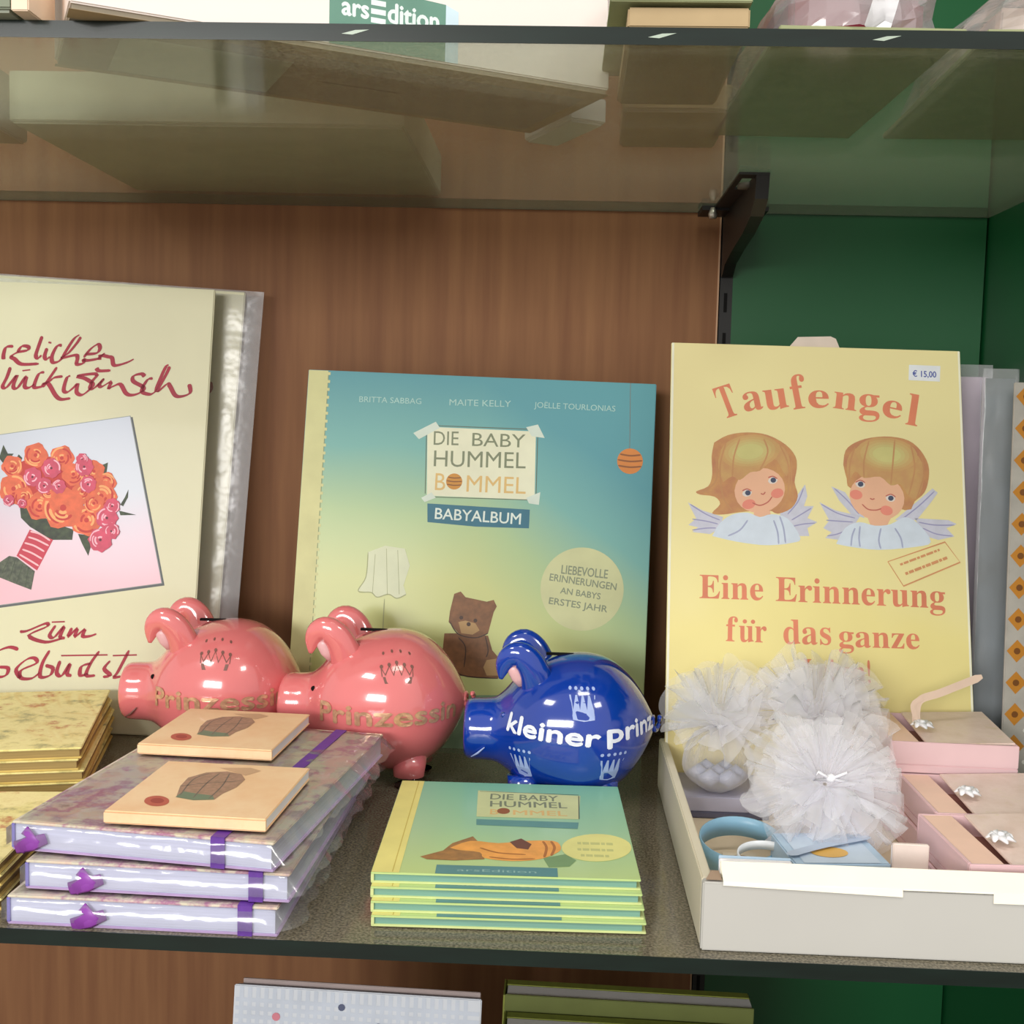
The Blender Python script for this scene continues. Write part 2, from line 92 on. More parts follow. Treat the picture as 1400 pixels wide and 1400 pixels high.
  "eyewhite":[[[.0465,-.0879],[.0465,-.0884],[.0463,-.0889],[.046,-.0894],[.0456,-.0899],[.045,-.0903],[.0443,-.0905],[.0436,-.0907],[.043,-.0907],[.0424,-.0905],[.0418,-.0902],[.0415,-.0899],[.0413,-.0894],[.0412,-.0889],[.0414,-.0884],[.0417,-.0878],[.0422,-.0874],[.0427,-.087],[.0434,-.0868],[.0441,-.0866],[.0448,-.0866],[.0454,-.0868],[.0459,-.087],[.0462,-.0874]],[[.0609,-.08],[.061,-.0805],[.0608,-.081],[.0605,-.0815],[.06,-.082],[.0595,-.0823],[.0588,-.0826],[.0581,-.0827],[.0574,-.0827],[.0568,-.0826],[.0563,-.0823],[.056,-.0819],[.0557,-.0815],[.0557,-.081],[.0559,-.0804],[.0562,-.0799],[.0567,-.0795],[.0572,-.0791],[.0579,-.0788],[.0586,-.0787],[.0593,-.0787],[.0599,-.0788],[.0604,-.0791],[.0607,-.0795]],[[.1098,-.0818],[.1096,-.0823],[.1092,-.0827],[.1087,-.083],[.1081,-.0832],[.1074,-.0832],[.1067,-.0831],[.1061,-.0829],[.1055,-.0826],[.1051,-.0822],[.1047,-.0817],[.1046,-.0812],[.1046,-.0807],[.1049,-.0802],[.1052,-.0798],[.1057,-.0795],[.1064,-.0793],[.107,-.0792],[.1077,-.0793],[.1084,-.0795],[.1089,-.0799],[.1094,-.0803],[.1097,-.0808],[.1098,-.0813]],[[.1264,-.0892],[.1262,-.0897],[.1258,-.0901],[.1253,-.0904],[.1247,-.0906],[.124,-.0906],[.1234,-.0906],[.1227,-.0903],[.1221,-.09],[.1217,-.0896],[.1214,-.0891],[.1213,-.0886],[.1213,-.0881],[.1215,-.0876],[.1219,-.0872],[.1224,-.0869],[.123,-.0867],[.1237,-.0867],[.1243,-.0867],[.125,-.087],[.1256,-.0873],[.126,-.0877],[.1263,-.0882],[.1264,-.0887]]],
  "eye":[[[.0459,-.0885],[.0458,-.0888],[.0457,-.0892],[.0454,-.0895],[.0451,-.0898],[.0447,-.0899],[.0443,-.09],[.0439,-.09],[.0435,-.0898],[.0432,-.0896],[.043,-.0893],[.0428,-.089],[.0427,-.0886],[.0428,-.0882],[.043,-.0878],[.0432,-.0875],[.0435,-.0872],[.0439,-.0871],[.0443,-.087],[.0447,-.087],[.0451,-.0872],[.0454,-.0874],[.0457,-.0877],[.0458,-.0881]],[[.0601,-.0805],[.0601,-.0809],[.0599,-.0813],[.0597,-.0816],[.0593,-.0819],[.059,-.082],[.0586,-.0821],[.0582,-.0821],[.0578,-.0819],[.0575,-.0817],[.0572,-.0814],[.0571,-.081],[.057,-.0807],[.0571,-.0803],[.0572,-.0799],[.0575,-.0796],[.0578,-.0793],[.0582,-.0792],[.0586,-.0791],[.059,-.0791],[.0594,-.0793],[.0597,-.0795],[.0599,-.0798],[.0601,-.0801]],[[.109,-.0811],[.1089,-.0814],[.1088,-.0818],[.1085,-.0821],[.1082,-.0824],[.1078,-.0825],[.1074,-.0826],[.107,-.0826],[.1066,-.0824],[.1063,-.0822],[.1061,-.0819],[.1059,-.0816],[.1059,-.0812],[.1059,-.0808],[.1061,-.0804],[.1064,-.0801],[.1067,-.0798],[.1071,-.0797],[.1075,-.0796],[.1079,-.0796],[.1082,-.0798],[.1086,-.08],[.1088,-.0803],[.1089,-.0807]],[[.1256,-.0886],[.1256,-.089],[.1254,-.0893],[.1251,-.0897],[.1248,-.0899],[.1244,-.0901],[.124,-.0901],[.1236,-.0901],[.1233,-.09],[.123,-.0897],[.1227,-.0894],[.1226,-.0891],[.1225,-.0887],[.1226,-.0883],[.1228,-.088],[.123,-.0876],[.1233,-.0874],[.1237,-.0872],[.1241,-.0872],[.1245,-.0872],[.1249,-.0873],[.1252,-.0876],[.1254,-.0879],[.1256,-.0882]]],
  "mouth":[[[.0468,-.0941],[.051,-.0955],[.0554,-.0935],[.0579,-.0902]],[[.0515,-.0886],[.053,-.089],[.0541,-.0876]],[[.108,-.0927],[.1113,-.0955],[.1157,-.0958],[.1186,-.0948]],[[.1125,-.0891],[.1137,-.0897],[.115,-.0892]],[[.0412,-.0874],[.0439,-.0863],[.0463,-.0874]],[[.0557,-.0792],[.0584,-.0784],[.0608,-.0797]],[[.1046,-.0802],[.1073,-.0789],[.1099,-.0802]],[[.1212,-.0876],[.1241,-.0864],[.1267,-.0879]]],
},
"small":{
  "spine":[[[.003,.1172],[.013,.1163],[.0128,-.0007],[.0005,.0007]]],
  "spineline":[[[.0111,.1161],[.0104,.0001]]],
  "panel":[[[.0384,.1043],[.0881,.1004],[.0858,.0675],[.0392,.0673]]],
  "paneledge":[[[.0873,.1],[.086,.0679]],[[.0393,.103],[.0873,.1017]]],
  "t_panel":[[[.0447,.0919],[.077,.0914],[.0445,.0997]],[[.045,.0815],[.0811,.082],[.0448,.0893]],[[.0453,.0709],[.049,.0709],[.0451,.0777]],[[.0559,.0711],[.0807,.0714],[.0558,.0774]]],
  "dotball":[[[.0543,.076],[.0543,.0749],[.054,.0739],[.0535,.073],[.0529,.0723],[.0522,.0719],[.0514,.0717],[.0507,.0718],[.05,.0721],[.0493,.0727],[.0488,.0735],[.0485,.0744],[.0484,.0755],[.0485,.0765],[.0487,.0775],[.0492,.0784],[.0498,.0791],[.0505,.0796],[.0513,.0798],[.0521,.0797],[.0528,.0794],[.0534,.0788],[.0539,.078],[.0542,.077]]],
  "bar":[[[.0393,.064],[.0856,.0633],[.0848,.0551],[.0396,.0566]]],
  "leaf":[[[.018,.0176],[.027,.0249],[.0303,.0335],[.0387,.0423],[.042,.0344],[.0447,.0166],[.0325,.0144],[.0211,.0148]]],
  "blanket":[[[.0297,.0282],[.038,.0368],[.0499,.0351],[.0617,.0387],[.0736,.0396],[.0766,.0332],[.0752,.0266],[.0674,.0184],[.056,.0155],[.0446,.0179],[.0425,.024],[.0337,.0259]]],
  "blanketline":[[[.0691,.0387],[.0705,.0314],[.0694,.0205]],[[.0726,.039],[.0739,.0317],[.0723,.0225]],[[.0423,.0292],[.0502,.0241],[.0617,.023]],[[.0465,.0193],[.056,.0175],[.0655,.0187]]],
  "blanketdark":[[[.0548,.0368],[.0597,.0413],[.0642,.0349],[.0627,.0287],[.0578,.0299]]],
  "greenleaf":[[[.0689,.0197],[.0781,.0247],[.0826,.0183],[.0795,.0114],[.0711,.0101]]],
  "circle":[[[.1068,.0342],[.1063,.0311],[.1052,.0281],[.1036,.0253],[.1016,.0229],[.0992,.0208],[.0966,.0192],[.0938,.0182],[.0909,.0177],[.0881,.0177],[.0855,.0184],[.083,.0196],[.0809,.0213],[.0792,.0234],[.0779,.026],[.0771,.0288],[.077,.0319],[.0773,.035],[.0783,.0381],[.0798,.041],[.0818,.0437],[.0842,.0459],[.0869,.0477],[.0898,.0489],[.0929,.0495],[.0959,.0494],[.0987,.0487],[.1012,.0473],[.1034,.0454],[.1051,.043],[.1063,.0403],[.1068,.0373]]],
  "t_circle":[[[.0839,.0364],[.1001,.0364],[.0841,.041]],[[.0836,.0293],[.0996,.0292],[.0838,.0337]],[[.0847,.0227],[.0972,.0226],[.0849,.027]]],
  "tag":[[[.046,.0094],[.0701,.01],[.0699,-.0022],[.0457,-.001]]],
  "t_tag":[[[.0489,.0013],[.0672,.0015],[.0487,.0062]]],
},
"gift":{
  "balloon":[[[.0214,.0199],[.0181,.0328],[.0173,.044],[.0224,.0521],[.0307,.055],[.038,.0521],[.0417,.0455],[.0414,.0349],[.0383,.0259],[.0376,.0186],[.0294,.0173]]],
  "balloonline":[[[.0223,.0217],[.0203,.0419],[.024,.0509]],[[.0286,.0194],[.0275,.0378],[.0284,.0517]],[[.0351,.0195],[.035,.0356],[.0327,.0524]],[[.0181,.0328],[.0264,.0376],[.0403,.0434]]],
  "balloongreen":[[[.0213,.0192],[.0216,.0266],[.029,.0244],[.0353,.0235],[.0376,.0186],[.0296,.0167]]],
  "balloonframe":[[[.0257,.0595],[.039,.0617],[.0448,.0581],[.0402,.0507]]],
  "seal":[[[.0206,.0143],[.0211,.0127],[.0212,.0112],[.0209,.0099],[.0202,.0088],[.0193,.008],[.0182,.0076],[.0168,.0076],[.0154,.008],[.0141,.0088],[.0128,.0099],[.0117,.0112],[.0109,.0127],[.0105,.0143],[.0103,.0158],[.0106,.0172],[.0112,.0184],[.0122,.0192],[.0133,.0196],[.0147,.0196],[.0161,.0192],[.0175,.0183],[.0188,.0172],[.0199,.0158]]],
  "sealin":[[[.0185,.0143],[.0187,.0135],[.0187,.0127],[.0186,.012],[.0182,.0115],[.0177,.0111],[.0171,.0109],[.0163,.0109],[.0156,.0111],[.0149,.0114],[.0142,.012],[.0136,.0127],[.0132,.0134],[.013,.0142],[.013,.015],[.0131,.0157],[.0135,.0162],[.014,.0167],[.0147,.0169],[.0154,.0169],[.0161,.0167],[.0169,.0163],[.0175,.0157],[.0181,.015]]],
},
}


# ---------------------------------------------------------------- materials
def lin(c):
    c = c/255.0
    return c/12.92 if c <= .04045 else ((c+.055)/1.055)**2.4
def rgb(c): return (lin(c[0]), lin(c[1]), lin(c[2]), 1)
MATS = {}
def mat(name, c, rough=.5, spec=.5, var=.06, scale=60, bump=0, bscale=200, coat=0, c2=None, stretch=(1, 1, 1), metal=0, detail=4):
    if name in MATS: return MATS[name]
    m = bpy.data.materials.new(name); m.use_nodes = True; MATS[name] = m
    nt = m.node_tree; b = nt.nodes['Principled BSDF']
    b.inputs['Roughness'].default_value = rough; b.inputs['Specular IOR Level'].default_value = spec
    b.inputs['Coat Weight'].default_value = coat; b.inputs['Coat Roughness'].default_value = .06; b.inputs['Metallic'].default_value = metal
    tc = nt.nodes.new('ShaderNodeTexCoord'); mp = nt.nodes.new('ShaderNodeMapping'); mp.inputs['Scale'].default_value = stretch
    nt.links.new(tc.outputs['Object'], mp.inputs[0])
    n = nt.nodes.new('ShaderNodeTexNoise'); n.inputs['Scale'].default_value = scale; n.inputs['Detail'].default_value = detail
    nt.links.new(mp.outputs[0], n.inputs['Vector'])
    r = nt.nodes.new('ShaderNodeValToRGB'); r.color_ramp.elements[0].position = .3; r.color_ramp.elements[1].position = .7
    a = rgb(c)
    if c2: e = rgb(c2)
    else: e = tuple(v*(1-var) for v in a[:3])+(1,); a = tuple(min(1, v*(1+var)) for v in a[:3])+(1,)
    r.color_ramp.elements[0].color = e; r.color_ramp.elements[1].color = a
    nt.links.new(n.outputs['Fac'], r.inputs[0]); nt.links.new(r.outputs[0], b.inputs['Base Color'])
    if bump:
        n2 = nt.nodes.new('ShaderNodeTexNoise'); n2.inputs['Scale'].default_value = bscale; nt.links.new(mp.outputs[0], n2.inputs['Vector'])
        bp = nt.nodes.new('ShaderNodeBump'); bp.inputs['Strength'].default_value = bump; bp.inputs['Distance'].default_value = .001
        nt.links.new(n2.outputs['Fac'], bp.inputs['Height']); nt.links.new(bp.outputs[0], b.inputs['Normal'])
    return m
def ramp_mat(name, stops, axis, lo, hi, rough=.45, coat=.2, noise_amt=0, coord='Object', second=None):
    """printed gradient along a local axis of the cover"""
    m = bpy.data.materials.new(name); m.use_nodes = True; nt = m.node_tree; b = nt.nodes['Principled BSDF']
    b.inputs['Roughness'].default_value = rough; b.inputs['Coat Weight'].default_value = coat; b.inputs['Coat Roughness'].default_value = .15
    tc = nt.nodes.new('ShaderNodeTexCoord'); sp = nt.nodes.new('ShaderNodeSeparateXYZ'); nt.links.new(tc.outputs[coord], sp.inputs[0])
    mr = nt.nodes.new('ShaderNodeMapRange'); mr.inputs[1].default_value = lo; mr.inputs[2].default_value = hi
    nt.links.new(sp.outputs[axis], mr.inputs[0]); val = mr.outputs[0]
    n = nt.nodes.new('ShaderNodeTexNoise'); n.inputs['Scale'].default_value = 14; nt.links.new(tc.outputs[coord], n.inputs['Vector'])
    ad = nt.nodes.new('ShaderNodeMath'); ad.operation = 'MULTIPLY_ADD'; ad.inputs[1].default_value = noise_amt; ad.inputs[2].default_value = -noise_amt/2
    nt.links.new(n.outputs['Fac'], ad.inputs[0]); s = nt.nodes.new('ShaderNodeMath'); s.operation = 'ADD'
    nt.links.new(val, s.inputs[0]); nt.links.new(ad.outputs[0], s.inputs[1]); val = s.outputs[0]
    if second:
        ax, l2, h2, amt = second
        m2 = nt.nodes.new('ShaderNodeMapRange'); m2.inputs[1].default_value = l2; m2.inputs[2].default_value = h2; m2.inputs[4].default_value = amt
        nt.links.new(sp.outputs[ax], m2.inputs[0]); s2 = nt.nodes.new('ShaderNodeMath'); s2.operation = 'ADD'
        nt.links.new(val, s2.inputs[0]); nt.links.new(m2.outputs[0], s2.inputs[1]); val = s2.outputs[0]
    r = nt.nodes.new('ShaderNodeValToRGB'); cr = r.color_ramp
    while len(cr.elements) < len(stops): cr.elements.new(.5)
    for e, (p, c) in zip(cr.elements, stops): e.position = p; e.color = rgb(c)
    nt.links.new(val, r.inputs[0]); nt.links.new(r.outputs[0], b.inputs['Base Color'])
    return m
def patch_mat(name, cols, scale, rough=.5, coat=.2, warp=.02):
    """blotchy many coloured print"""
    m = bpy.data.materials.new(name); m.use_nodes = True; nt = m.node_tree; b = nt.nodes['Principled BSDF']
    b.inputs['Roughness'].default_value = rough; b.inputs['Coat Weight'].default_value = coat
    tc = nt.nodes.new('ShaderNodeTexCoord'); n = nt.nodes.new('ShaderNodeTexNoise'); n.inputs['Scale'].default_value = scale; n.inputs['Detail'].default_value = 6; n.inputs['Roughness'].default_value = .65
    nt.links.new(tc.outputs['Object'], n.inputs['Vector'])
    r = nt.nodes.new('ShaderNodeValToRGB'); cr = r.color_ramp
    while len(cr.elements) < len(cols): cr.elements.new(.5)
    k = len(cols)
    for i, e in enumerate(cr.elements): e.position = .28+.44*i/(k-1); e.color = rgb(cols[i])
    nt.links.new(n.outputs['Fac'], r.inputs[0]); nt.links.new(r.outputs[0], b.inputs['Base Color'])
    return m
def film_mat(name, tint=(1, 1, 1), alpha=.12, milk=.06, rough=.12):
    m = bpy.data.materials.new(name); m.use_nodes = True; nt = m.node_tree; nt.nodes.clear()
    out = nt.nodes.new('ShaderNodeOutputMaterial'); tr = nt.nodes.new('ShaderNodeBsdfTransparent'); tr.inputs[0].default_value = (*tint, 1)
    gl = nt.nodes.new('ShaderNodeBsdfGlossy'); gl.inputs['Roughness'].default_value = rough
    df = nt.nodes.new('ShaderNodeBsdfDiffuse'); df.inputs[0].default_value = (.8, .8, .82, 1)
    fr = nt.nodes.new('ShaderNodeFresnel'); fr.inputs[0].default_value = 1.4
    ad = nt.nodes.new('ShaderNodeMath'); ad.operation = 'MULTIPLY_ADD'; ad.inputs[1].default_value = .8; ad.inputs[2].default_value = alpha*.3; ad.use_clamp = True
    nt.links.new(fr.outputs[0], ad.inputs[0])
    m1 = nt.nodes.new('ShaderNodeMixShader'); m1.inputs[0].default_value = milk; nt.links.new(tr.outputs[0], m1.inputs[1]); nt.links.new(df.outputs[0], m1.inputs[2])
    m2 = nt.nodes.new('ShaderNodeMixShader'); nt.links.new(ad.outputs[0], m2.inputs[0]); nt.links.new(m1.outputs[0], m2.inputs[1]); nt.links.new(gl.outputs[0], m2.inputs[2])
    tc = nt.nodes.new('ShaderNodeTexCoord'); n = nt.nodes.new('ShaderNodeTexNoise'); n.inputs['Scale'].default_value = 70; nt.links.new(tc.outputs['Object'], n.inputs['Vector'])
    bp = nt.nodes.new('ShaderNodeBump'); bp.inputs['Strength'].default_value = .5; bp.inputs['Distance'].default_value = .002
    nt.links.new(n.outputs['Fac'], bp.inputs['Height']); nt.links.new(bp.outputs[0], gl.inputs['Normal'])
    nt.links.new(m2.outputs[0], out.inputs[0]); return m
def glass_mat(name, tint, dust, dustcol, transl):
    """shelf glass: tinted see-through, fresnel mirror, fine dusty speckle"""
    m = bpy.data.materials.new(name); m.use_nodes = True; nt = m.node_tree; nt.nodes.clear()
    N = nt.nodes.new; L = nt.links.new
    out = N('ShaderNodeOutputMaterial'); tr = N('ShaderNodeBsdfTransparent'); tr.inputs[0].default_value = (*tint, 1)
    gl = N('ShaderNodeBsdfGlossy'); gl.inputs['Roughness'].default_value = .1
    df = N('ShaderNodeBsdfDiffuse'); tl = N('ShaderNodeBsdfTranslucent')
    tc = N('ShaderNodeTexCoord'); n = N('ShaderNodeTexNoise'); n.inputs['Scale'].default_value = 900; n.inputs['Detail'].default_value = 2; L(tc.outputs['Object'], n.inputs['Vector'])
    r = N('ShaderNodeValToRGB'); r.color_ramp.elements[0].position = .35; r.color_ramp.elements[1].position = .68
    a = rgb(dustcol); r.color_ramp.elements[0].color = tuple(v*.55 for v in a[:3])+(1,); r.color_ramp.elements[1].color = tuple(min(1, v*1.6) for v in a[:3])+(1,)
    L(n.outputs['Fac'], r.inputs[0]); L(r.outputs[0], df.inputs[0]); L(r.outputs[0], tl.inputs[0])
    mt = N('ShaderNodeMixShader'); mt.inputs[0].default_value = transl; L(df.outputs[0], mt.inputs[1]); L(tl.outputs[0], mt.inputs[2])
    n2 = N('ShaderNodeTexNoise'); n2.inputs['Scale'].default_value = 12; L(tc.outputs['Object'], n2.inputs['Vector'])
    mr = N('ShaderNodeMapRange'); mr.inputs[3].default_value = dust*.8; mr.inputs[4].default_value = dust*1.2; L(n2.outputs['Fac'], mr.inputs[0])
    m1 = N('ShaderNodeMixShader'); L(mr.outputs[0], m1.inputs[0]); L(tr.outputs[0], m1.inputs[1]); L(mt.outputs[0], m1.inputs[2])
    fr = N('ShaderNodeFresnel'); fr.inputs[0].default_value = 1.45
    ge = N('ShaderNodeNewGeometry'); inv = N('ShaderNodeMath'); inv.operation = 'SUBTRACT'; inv.inputs[0].default_value = 1; L(ge.outputs['Backfacing'], inv.inputs[1])
    mu = N('ShaderNodeMath'); mu.operation = 'MULTIPLY'; L(fr.outputs[0], mu.inputs[0]); L(inv.outputs[0], mu.inputs[1])
    m2 = N('ShaderNodeMixShader'); L(mu.outputs[0], m2.inputs[0]); L(m1.outputs[0], m2.inputs[1]); L(gl.outputs[0], m2.inputs[2])
    L(m2.outputs[0], out.inputs[0]); return m
def tulle_mat():
    m = bpy.data.materials.new('white_tulle'); m.use_nodes = True; nt = m.node_tree; nt.nodes.clear(); N = nt.nodes.new; L = nt.links.new
    out = N('ShaderNodeOutputMaterial'); tr = N('ShaderNodeBsdfTransparent'); df = N('ShaderNodeBsdfDiffuse'); tl = N('ShaderNodeBsdfTranslucent')
    df.inputs[0].default_value = (.96, .96, 1, 1); tl.inputs[0].default_value = (.96, .96, 1, 1)
    a = N('ShaderNodeMixShader'); a.inputs[0].default_value = .4; L(df.outputs[0], a.inputs[1]); L(tl.outputs[0], a.inputs[2])
    lw = N('ShaderNodeLayerWeight'); lw.inputs[0].default_value = .45
    mr = N('ShaderNodeMapRange'); mr.inputs[3].default_value = .17; mr.inputs[4].default_value = .66; L(lw.outputs['Facing'], mr.inputs[0])
    b = N('ShaderNodeMixShader'); L(mr.outputs[0], b.inputs[0]); L(tr.outputs[0], b.inputs[1]); L(a.outputs[0], b.inputs[2])
    L(b.outputs[0], out.inputs[0]); return m

M_wood = mat('beech_laminate', (142, 100, 68), .6, .22, stretch=(26, 26, 1.4), scale=5, c2=(124, 83, 57), detail=6)
M_green = mat('green_laminate', (18, 82, 44), .38, .45, var=.05, scale=8)
M_black = mat('black_steel', (26, 24, 24), .45, .4)
M_dark = mat('dark_gap', (14, 12, 12), .8, .2)
M_screw = mat('bright_screw', (200, 195, 185), .3, .6, metal=.7)
M_glass = glass_mat('shelf_glass', (.90, .95, .90), .30, (178, 176, 158), .4)
M_glass_low = glass_mat('lower_shelf_glass', (.62, .68, .60), .62, (140, 132, 114), .1)
M_gedge = mat('dark_green_glass_edge', (11, 27, 23), .2, .6, var=.3, scale=25, stretch=(1, 6, 6))
M_gchip = mat('edge_chip', (170, 185, 170), .3, .6)
M_paper = mat('white_paper', (238, 236, 238), .7, .3, var=.03)
M_pages = mat('page_block', (196, 200, 222), .65, .3, stretch=(1, 1, 40), scale=30, var=.09)
M_cream = mat('cream_card', (222, 219, 188), .5, .3, var=.03, coat=.05, scale=14)
M_red = mat('crimson_ink', (160, 24, 52), .5, .4, var=.12)
M_pink = mat('pink_ceramic', (228, 122, 124), .16, .6, var=.05, scale=20, coat=1)
M_pinkin = mat('pale_pink_inside', (226, 176, 180), .3, .5)
M_blue = mat('blue_ceramic', (6, 56, 160), .12, .6, var=.12, scale=24, coat=1)
M_gold = mat('pale_gold_relief', (216, 168, 134), .16, .7, metal=.35, var=.25, scale=400)
M_slate = mat('grey_ink', (126, 84, 76), .4)
M_white = mat('white_paint', (226, 230, 244), .35, .5)
M_pale = mat('pale_blue_paint', (160, 178, 226), .35, .5)
M_film = film_mat('cellophane', (.99, .99, 1), .14, .07)
M_film2 = film_mat('clear_sleeve', (.98, .98, 1), .1, .22, .25)
M_tulle = tulle_mat()
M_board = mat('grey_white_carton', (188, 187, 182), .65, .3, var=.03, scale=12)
M_lip = mat('lit_cream_carton', (250, 245, 226), .6, .3, var=.02)  # cream, brightened in colour for light falling on the lip from above
M_tan = mat('tan_carton', (178, 156, 120), .7, .2, var=.08, scale=30)
M_inside = mat('beige_carton', (214, 198, 172), .7, .2, var=.05, scale=20)

# ---------------------------------------------------------------- geometry helpers
def link(name, me, mats, parent=None, smooth=False, matrix=None):
    for m in (mats if isinstance(mats, (list, tuple)) else [mats]): me.materials.append(m)
    if smooth:
        for p in me.polygons: p.use_smooth = True
    o = bpy.data.objects.new(name, me); COL.objects.link(o)
    if parent: o.parent = parent
    if matrix is not None:
        if parent: o.matrix_local = matrix
        else: o.matrix_world = matrix
    return o
def thing(name, label, cat, loc=(0, 0, 0), rz=0, group=None, matrix=None):
    o = bpy.data.objects.new(name, None); COL.objects.link(o); o.empty_display_size = .02
    if matrix is not None: o.matrix_world = matrix
    else: o.location = loc; o.rotation_euler = (0, 0, rz)
    o['label'] = label; o['category'] = cat
    if group: o['group'] = group
    return o
def struct(o): o['kind'] = 'structure'; return o
class MB:
    def __init__(s): s.v = []; s.f = []; s.mi = []
    def add(s, vs, fs, mi=0):
        b = len(s.v); s.v += [tuple(v) for v in vs]; s.f += [tuple(b+i for i in f) for f in fs]; s.mi += [mi]*len(fs)
    def box(s, x0, x1, y0, y1, z0, z1, mi=0):
        s.add([(x0, y0, z0), (x1, y0, z0), (x1, y1, z0), (x0, y1, z0), (x0, y0, z1), (x1, y0, z1), (x1, y1, z1), (x0, y1, z1)],
              [(0, 3, 2, 1), (4, 5, 6, 7), (0, 1, 5, 4), (1, 2, 6, 5), (2, 3, 7, 6), (3, 0, 4, 7)], mi)
    def poly(s, pts, z, mi=0):
        v = [Vector((p[0], p[1], 0)) for p in pts]; t = tessellate_polygon([v])
        out = []
        for a, b, c in t:
            n = (v[b]-v[a]).cross(v[c]-v[a]).z
            out.append((a, b, c) if n > 0 else (a, c, b))
        s.add([(p[0], p[1], z) for p in pts], out, mi)
    def disc(s, x, y, r, z, mi=0, n=20, ry=None):
        s.add([(x+r*math.cos(2*PI*i/n), y+(ry or r)*math.sin(2*PI*i/n), z) for i in range(n)], [tuple(range(n))], mi)
    def line(s, pts, w, z, mi=0, nib=None, sub=5):
        P = smooth_line(pts, sub); L = []; R = []
        for i, p in enumerate(P):
            a = P[max(0, i-1)]; b = P[min(len(P)-1, i+1)]; dx, dy = b[0]-a[0], b[1]-a[1]; l = math.hypot(dx, dy) or 1
            k = w/2
            if nib is not None: k *= .35+.95*abs(math.sin(math.atan2(dy, dx)-nib))
            if i == 0 or i == len(P)-1: k *= .5
            L.append((p[0]-dy/l*k, p[1]+dx/l*k, z)); R.append((p[0]+dy/l*k, p[1]-dx/l*k, z))
        n = len(P); s.add(L+R, [(i, n+i, n+i+1, i+1) for i in range(n-1)], mi)
    def tube(s, pts, r, mi=0, n=8, caps=True, flat=1.0, up=(0, 0, 1)):
        P = [Vector(p) for p in pts]; rs = r if isinstance(r, (list, tuple)) else [r]*len(P); vs = []
        for i, p in enumerate(P):
            t = (P[min(i+1, len(P)-1)]-P[max(i-1, 0)]).normalized(); a = t.cross(Vector(up))
            if a.length < 1e-4: a = t.cross(Vector((1, 0, 0)))
            a.normalize(); b = t.cross(a)
            for k in range(n): q = 2*PI*k/n; vs.append(p+a*math.cos(q)*rs[i]+b*math.sin(q)*rs[i]*flat)
        fs = [(i*n+k, i*n+(k+1) % n, (i+1)*n+(k+1) % n, (i+1)*n+k) for i in range(len(P)-1) for k in range(n)]
        if caps: fs += [tuple(range(n))[::-1], tuple((len(P)-1)*n+k for k in range(n))]
        s.add(vs, fs, mi)
    def build(s, name, mats, parent=None, smooth=False, matrix=None):
        me = bpy.data.meshes.new(name); me.from_pydata(s.v, [], s.f)
        me.polygons.foreach_set('material_index', s.mi); me.update()
        return link(name, me, mats, parent, smooth, matrix)
def smooth_line(pts, sub=5):
    if len(pts) < 3: return [tuple(p) for p in pts]
    out = []
    for i in range(len(pts)-1):
        p0 = pts[max(i-1, 0)]; p1 = pts[i]; p2 = pts[i+1]; p3 = pts[min(i+2, len(pts)-1)]
        for k in range(sub):
            t = k/sub
            out.append(tuple(.5*((2*b)+(-a+c)*t+(2*a-5*b+4*c-d)*t*t+(-a+3*b-3*c+d)*t**3) for a, b, c, d in zip(p0, p1, p2, p3)))
    out.append(tuple(pts[-1])); return out
def rbox(name, m, parent, x0, x1, y0, y1, z0, z1, bev=.0006, seg=2, matrix=None, mi_f=None):
    bm = bmesh.new(); bmesh.ops.create_cube(bm, size=1)
    for v in bm.verts: v.co = Vector(((x0+x1)/2+v.co.x*(x1-x0), (y0+y1)/2+v.co.y*(y1-y0), (z0+z1)/2+v.co.z*(z1-z0)))
    if bev: bmesh.ops.bevel(bm, geom=bm.edges[:], offset=bev, segments=seg, affect='EDGES')
    me = bpy.data.meshes.new(name); bm.to_mesh(me); bm.free()
    return link(name, me, m, parent, False, matrix)
# ---- lettering
def serif(t): return ''.join(chr(0x1D400+ord(c)-65) if 'A' <= c <= 'Z' else chr(0x1D41A+ord(c)-97) if 'a' <= c <= 'z' else c for c in t)
_TC = {}
def text_geo(t, res=3):
    if t in _TC: return _TC[t]
    cu = bpy.data.curves.new('lettering', 'FONT'); cu.body = t; cu.resolution_u = res
    ob = bpy.data.objects.new('lettering', cu); COL.objects.link(ob); dg = bpy.context.evaluated_depsgraph_get()
    me = bpy.data.meshes.new_from_object(ob.evaluated_get(dg))
    r = ([(v.co.x, v.co.y) for v in me.vertices], [tuple(p.vertices) for p in me.polygons])
    bpy.data.objects.remove(ob); bpy.data.curves.remove(cu); bpy.data.meshes.remove(me); _TC[t] = r; return r
def put_text(mb, t, p0, p1, ptop, z, mi=0, fat=0):
    vs, fs = text_geo(t); f0 = text_geo(t[0])[0]
    h0 = max(v[1] for v in f0); x0 = min(v[0] for v in vs); x1 = max(v[0] for v in vs)
    u = Vector((p1[0]-p0[0], p1[1]-p0[1])); w = u.length; u.normalize(); n = Vector((-u.y, u.x)); h = (Vector(ptop)-Vector(p0)).dot(n)
    offs = [(0, 0)] if not fat else [(0, 0), (fat, 0), (-fat, 0), (0, fat), (0, -fat)]
    for k, (ox, oy) in enumerate(offs):
        out = []
        for x, y in vs:
            a = (x-x0)/(x1-x0)*w+ox; b = y/h0*h+oy; out.append((p0[0]+u.x*a+n.x*b, p0[1]+u.y*a+n.y*b, z+k*1e-6))
        mb.add(out, fs, mi)
def frame_matrix(key, x, y, thick):
    O, u, v, n = [Vector(q) for q in FRAMES[key]]
    m = Matrix((u, v, n)).transposed().to_4x4(); m.translation = O+u*x+v*y-n*thick; return m
